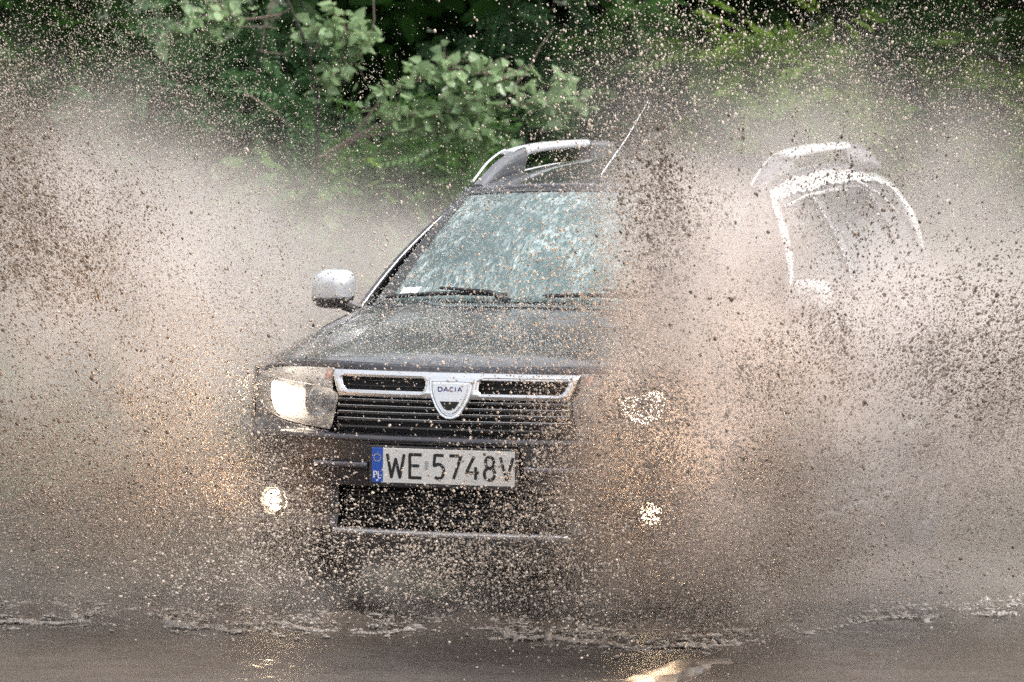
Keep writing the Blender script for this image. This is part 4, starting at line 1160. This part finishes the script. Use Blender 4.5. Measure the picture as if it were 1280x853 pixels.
def mat_drop(name, c0, c1, trans=.25):
    m = NT(name); at = m.n('ShaderNodeAttribute'); at.attribute_name = 'tint'
    col = m.ramp(at.outputs['Fac'], [(0, c0), (1, c1)])
    p = m.n('ShaderNodeBsdfPrincipled', Roughness=.25); m.l(col, p.inputs['Base Color']); p.inputs['IOR'].default_value = 1.33
    t = m.n('ShaderNodeBsdfTranslucent'); m.l(col, t.inputs['Color'])
    mx = m.n('ShaderNodeMixShader'); mx.inputs[0].default_value = trans
    m.l(p.outputs[0], mx.inputs[1]); m.l(t.outputs[0], mx.inputs[2]); m.l(mx.outputs[0], m.out.inputs['Surface']); return m.m
DROP = mat_drop('muddy_drop', (.26, .205, .165), (.80, .71, .62), .40)
PALE = mat_drop('clear_water_drop', (.45, .44, .42), (.82, .81, .78), .4)
MUD = mat_drop('mud_clod', (.10, .075, .058), (.30, .24, .19), .1)  # mud brown, deepened to imitate drops seen against the light

def to_world(U):
    return np.array([[cam_loc.x, cam_loc.y, 0]]) + U[:, 0:1] * np.array(RH)[None] + U[:, 1:2] * np.array(FH)[None] + U[:, 2:3] * np.array([[0, 0, 1.]])
def sample_blobs(blobs, n, clump=.5, csize=.05):
    w_ = np.array([b[7] * b[3] * b[4] for b in blobs]); idx = rng.choice(len(blobs), n, p=w_ / w_.sum()); B = np.array(blobs, float)[idx]
    def gauss(B, m):
        k = B[:, 2] / F_PX; a = np.radians(B[:, 5]); g1, g2, g3 = rng.normal(size=(3, m)); x = g1 * B[:, 3] * k; y = g2 * B[:, 4] * k
        U = np.stack([(B[:, 0] - 640) * k + x * np.cos(a) - y * np.sin(a), B[:, 2] + g3 * B[:, 6], HC + (112 - B[:, 1]) * k + x * np.sin(a) + y * np.cos(a)], 1); return U
    U = gauss(B, n)
    nc = int(n * clump)
    if nc:
        # streaky clusters: many drops share a core and string out along a line of flight
        kc = max(8, nc // 45); ci = rng.choice(n, kc); cores = U[ci]; which = rng.integers(0, kc, nc)
        dirs = np.stack([cores[:, 0] - np.where(cores[:, 0] < 0, -.75, .85), np.zeros(kc), cores[:, 2] - .1], 1) + rng.normal(size=(kc, 3)) * .15
        dirs /= np.linalg.norm(dirs, axis=1)[:, None]; ln = rng.lognormal(math.log(csize * 1.8), .6, kc); wd = rng.lognormal(math.log(csize * .7), .6, kc)
        U[:nc] = cores[which] + dirs[which] * (rng.normal(size=nc) * ln[which])[:, None] + rng.normal(size=(nc, 3)) * wd[which][:, None]
    U = U[U[:, 2] > .08]
    P = to_world(U)
    # nothing inside the car body
    a_, x_, z_ = P[:, 1], np.abs(P[:, 0]), P[:, 2]
    top = np.interp(a_, [0, .1, 1.1, 1.95, 2.6, 4.1, 4.3], [.72, .93, 1.15, 1.56, 1.68, 1.62, 1.1]); half = np.where(z_ > 1.08, .93 - .55 * (z_ - 1.05), .95) * np.interp(a_, [0, .2, .5], [.72, .86, 1])
    ins = (a_ > -.02) & (a_ < 4.33) & (x_ < half) & (z_ < top)
    return P[~ins]
_rk = np.random.default_rng(3)
_W = [(_rk.normal(size=3), _rk.uniform(0, 6.28)) for _ in range(36)]
def rope_noise(P, src, f):
    """0..1 streaky field: features stretched along the line of flight from the wheel"""
    D = P - src; r = np.linalg.norm(D, axis=1) + 1e-6; Dn = D / r[:, None]
    Q = np.concatenate([Dn * 1.0, (np.log(r) * .55)[:, None]], 1) * f
    v = 0; tot = 0
    for k, (wv, ph) in enumerate(_W):
        oc = 1 + k // 12; amp = .62 ** (oc - 1); sc_ = 1.9 ** (oc - 1)
        w4 = np.append(wv, math.sin(ph) * 1.2); w4 = w4 / np.linalg.norm(w4)
        v = v + amp * np.sin(Q @ w4 * sc_ * 6.28 + ph); tot += amp
    return v
def ropey(P, src, f=1.6, hard=1.0, thr=.0):
    v = rope_noise(P, src, f); v = (v - v.mean()) / v.std()
    pr = np.clip(.5 + hard * (v - thr), .04, 1); return P[rng.random(len(P)) < pr]
def radii(n, med, sig, lo, hi): return np.clip(rng.lognormal(math.log(med), sig, n), lo, hi)
LEFT = [b for b in MIST if b[0] < 560 and b[2] < 19 and b[1] < 700]; RIGHT = [b for b in MIST if b[0] > 640 and b[2] < 18 and b[1] < 690]
srcL = np.array([-.85, .8, .1]); srcR = np.array([.85, .8, .1])
# fine grain of the plumes
UPL = [(60, 130, 16.8, 170, 90, -20, .7, .55), (230, 190, 17.4, 130, 80, -35, .7, .4), (360, 300, 18.6, 140, 80, -30, .6, .3)]
UPR = [(960, 120, 16.4, 150, 80, -10, .7, .7), (840, 80, 16.2, 110, 60, 40, .6, .4), (1150, 200, 17.2, 130, 100, -30, .8, .7), (1220, 90, 17.5, 90, 80, 0, .8, .3)]
EXTRA = {'left': [(120, 620, 16.2, 190, 75, 0, .5, 1.8), (290, 640, 15.9, 70, 80, 0, .3, 2.2), (330, 500, 15.9, 35, 70, 0, .25, .5)],
         'right': [(1100, 620, 15.8, 200, 70, 20, .5, 1.9), (850, 640, 14.9, 75, 70, 0, .3, 2.2), (825, 520, 14.9, 50, 50, 0, .3, 1.2), (875, 420, 14.9, 55, 100, 0, .3, 1.1)]}
for side, bl, upb, src in (('left', LEFT, UPL, srcL), ('right', RIGHT, UPR, srcR)):
    P = ropey(sample_blobs(bl + upb + EXTRA[side], 560000, .35, .06), src, 1.5, .60, .3); n = len(P)
    drops('fine_spray_drops', 'countless fine muddy droplets in the plume thrown to the %s of the car' % side, P, radii(n, .0015, .42, .0007, .0042), src, DROP, np.clip(rng.normal(.45, .28, n), 0, 1))
# sheet of drops in front of the bonnet, grille and bumper, tinted paler as lamp-lit
FRONT = [(560, 680, 15.0, 180, 42, 0, .35, .9), (360, 620, 15.4, 80, 80, 0, .35, .8), (720, 600, 14.9, 70, 110, 0, .35, 1.5), (680, 520, 15.1, 80, 38, 0, .3, .50), (420, 480, 15.2, 80, 40, 0, .3, .25), (620, 420, 15.2, 150, 60, 0, .4, .22), (760, 330, 15.2, 60, 120, 0, .35, .50),
         (690, 300, 15.6, 130, 70, 0, .4, .22), (560, 715, 15.2, 220, 26, 0, .3, .8), (345, 490, 15.6, 40, 80, 0, .3, .4), (480, 420, 15.4, 110, 40, 10, .3, .25)]
P = ropey(sample_blobs(FRONT, 56000, .10, .03), np.array([.2, 1.2, -.3]), 2.2, .28, .0); n = len(P)
drops('spray_drops', 'pale drops flying in front of the bonnet, number plate and bumper', P, radii(n, .0020, .45, .0010, .0055), np.array([.2, 1.2, -.3]), DROP, np.clip(rng.normal(.85, .25, n), 0, 1), (1.0, 2.2), True)
# bigger pale drops against the dark trees above the roof and top left
TOPR = [(830, 110, 16.2, 110, 80, 30, .6, 1.0), (960, 90, 16.4, 120, 80, 0, .6, .7), (720, 60, 16.2, 90, 50, 0, .5, .25), (1150, 130, 17, 110, 80, 0, .6, .5)]
P = sample_blobs(TOPR, 7500, .1, .05); n = len(P)
drops('flung_drops', 'larger pale drops flung up against the dark trees above the car', P, radii(n, .0019, .50, .0009, .0058), srcR, DROP, np.clip(rng.normal(.7, .25, n), 0, 1), (1.0, 1.7), True)
TOPL = [(60, 90, 16.8, 110, 80, 0, .6, 1.0), (230, 110, 17.2, 110, 80, -30, .6, .6), (380, 180, 18, 110, 90, -30, .6, .4)]
P = sample_blobs(TOPL, 9000, .1, .05); n = len(P)
drops('flung_drops', 'fine pale drops scattered against the dark trees at the top left', P, radii(n, .0017, .32, .001, .004), srcL, DROP, np.clip(rng.normal(.7, .25, n), 0, 1), (1.0, 1.7))
# muddy water thrown in the cores of the plumes, tinted deeper as backlit
MUDL = [(20, 260, 15.6, 30, 70, 0, .25, 1.2), (60, 340, 15.6, 45, 80, -55, .25, 1.3), (130, 400, 15.7, 70, 38, -50, .25, 1.6), (190, 450, 15.7, 50, 26, -50, .2, 1.8), (230, 520, 15.8, 60, 60, -60, .3, .8), (90, 560, 15.7, 130, 90, 0, .35, .7), (120, 680, 15.8, 140, 50, 0, .35, .35)]
MUDR = [(845, 320, 14.6, 26, 75, 12, .20, 3.0), (810, 440, 14.6, 35, 60, -10, .22, 2.0), (880, 420, 14.6, 48, 50, 10, .25, 2.2), (930, 500, 14.8, 85, 60, 20, .3, 1.3), (1040, 560, 15.0, 90, 55, 20, .35, 1.3), (1150, 480, 15.4, 120, 80, 0, .4, .8), (1230, 400, 15.6, 80, 60, 0, .4, .5),
        (900, 215, 15.2, 50, 30, 0, .4, .15), (1040, 330, 15, 100, 90, 0, .4, .28), (880, 660, 14.9, 110, 60, 0, .3, .9), (1180, 690, 15.2, 80, 50, 0, .3, .25)]
for side, bl, src, nn_ in (('left', MUDL, srcL, 30000), ('right', MUDR, srcR, 52000)):
    P = ropey(sample_blobs(bl, nn_ * 2, .55, .03), src, 2.0, .55, .15); n = len(P)
    drops('mud_drops', 'mud-brown drops, tinted deeper as backlit, clotted in the plume at the %s' % side, P, radii(n, .0019, .50, .0009, .0085), src, MUD, rng.random(n), (1.0, 2.3), True)

# fine brown slurry that gives the plumes their body low down and at their cores
SLUL = [(30, 300, 16.0, 60, 90, -40, .35, 1.0), (120, 400, 16.0, 90, 45, -48, .35, 1.3), (200, 480, 16.0, 60, 45, -50, .3, 1.2), (90, 580, 16.0, 150, 70, 0, .4, 1.2), (150, 690, 16.0, 220, 40, 0, .4, 1.0)]
SLUR = [(850, 330, 14.9, 40, 80, 8, .25, .9), (890, 450, 14.9, 60, 50, 8, .3, 1.0), (970, 540, 15.1, 110, 60, 20, .35, 1.3), (1130, 500, 15.6, 120, 70, 15, .4, 1.0), (1180, 580, 15.8, 110, 45, 22, .4, 1.5), (900, 680, 15.0, 110, 50, 0, .35, 1.4), (1100, 680, 15.6, 170, 40, 0, .4, .9)]
SLUD = mat_drop('brown_slurry', (.13, .10, .08), (.38, .31, .25), .2)
for side, bl, src, nn_ in (('left', SLUL, srcL, 110000), ('right', SLUR, srcR, 170000)):
    P = ropey(sample_blobs(bl, nn_, .45, .04), src, 2.4, .8, .2); n = len(P)
    drops('brown_slurry_drops', 'fine brown slurry streaking through the plume at the %s' % side, P, radii(n, .0014, .42, .0007, .004), src, SLUD, rng.random(n), (1.0, 2.6))

# foam and churned water where the wave meets the still puddle
def mat_foam():
    m = NT('muddy_foam'); n = m.noise(60, 4)
    m.pbsdf(color=m.mixc(n, (.16, .14, .12), (.42, .38, .345)), rough=.35, sub=.0); return m.m
FOAM = mat_foam()
def foam():
    bm = bmesh.new(); bmesh.ops.create_icosphere(bm, subdivisions=2, radius=1); TV = np.array([v.co[:] for v in bm.verts]); TF = np.array([[v.index for v in f.verts] for f in bm.faces]); bm.free()
    n = 14000; x = rng.uniform(-3.4, 5.6, n); k = np.abs(rng.normal(0, .30, n)) * rng.random(n) - .03; k2 = rng.random(n) < .04; k[k2] = -rng.uniform(.02, .25, k2.sum())
    y = np.array([foam_a(a) for a in x]) + k + .05 * np.sin(x * 11) + .04 * np.sin(x * 27 + 1)
    sz = radii(n, .0038, .55, .0015, .017); P = np.stack([x, y, np.full(n, WZ + .004) + (k > .05) * rng.uniform(0, .022, n)], 1)
    T = np.broadcast_to(TV[None], (n, len(TV), 3)).copy(); ph = rng.uniform(0, 6.28, (n, 1, 3))
    T *= (1 + .45 * np.sin(T[:, :, [1]] * 5 + ph[:, :, [0]]) * np.sin(T[:, :, [0]] * 6 + ph[:, :, [1]]) + .3 * np.sin(T[:, :, [2]] * 9 + ph[:, :, [2]]))
    a = rng.uniform(0, 3.14, n); ca, sa = np.cos(a)[:, None], np.sin(a)[:, None]
    X = T[:, :, 0] * sz[:, None] * rng.uniform(1, 2.6, n)[:, None]; Y = T[:, :, 1] * sz[:, None]; Z = T[:, :, 2] * sz[:, None] * rng.uniform(.35, .9, n)[:, None]
    V = P[:, None] + np.stack([X * ca - Y * sa, X * sa + Y * ca, Z], 2)
    me = mesh_np('foam', V.reshape(-1, 3), (TF[None] + (np.arange(n) * len(TV))[:, None, None]).reshape(-1, 3), 3)
    tag(link('foam', me, FOAM), 'broken line of dirty foam where the wave meets still water', None, kind='stuff')
    # drops kicked up low over the foam
    n = 18000; x = rng.uniform(-3.4, 5.2, n); y = np.array([foam_a(a) for a in x]) + rng.exponential(.35, n); z = WZ + rng.exponential(.035, n) + .004
    P = np.stack([x, y, z], 1); P = P[P[:, 1] < 4]; n = len(P)
    drops('low_spray_drops', 'fine drops skipping low over the churned water', P, radii(n, .0015, .4, .0008, .004), np.array([0, 1.5, -1.0]), DROP, np.clip(rng.normal(.6, .25, n), 0, 1))
foam()

# spray bursting on the bonnet and the windscreen
def burst(f, n, h, nm, label, med):
    uv = rng.random((n, 2)); P = np.array([f(a, b)[:] if not isinstance(f(a, b), tuple) else f(a, b) for a, b in uv]); P[:, 2] += rng.exponential(h, n) + .003; P[:, 1] -= rng.exponential(h * .5, n)
    P = ropey(P, np.array([0, 0, 0.]), 3.0, .4, 0); n = len(P)
    drops(nm, label, P, radii(n, med, .4, .0006, .0035), np.array([0, 3.5, .6]), PALE, np.clip(rng.normal(.9, .2, n), 0, 1), (1.2, 3.2))
burst(lambda a, b: hoodf(a, b ** .8), 26000, .020, 'bonnet_spray', 'fine pale drops bursting on the wet bonnet', .0012)
burst(lambda a, b: tuple(wsf(a, b)), 14000, .018, 'windscreen_spray', 'fine pale drops bursting on the windscreen', .0011)

# drops caught in the beams of the two lamps on the right
P = sample_blobs([(803, 512, 15.1, 34, 26, 0, .22, 1.0), (822, 655, 15.1, 44, 30, 0, .22, 1.3), (296, 640, 15.9, 24, 20, 0, .15, .9)], 10500, .2, .02); n = len(P)
drops('lamp_lit_drops', 'thick drops glowing amber in front of the lamps', P, radii(n, .0022, .4, .0010, .005), srcR, DROP, np.clip(rng.normal(.6, .3, n), 0, 1), (1.0, 2.0), True)
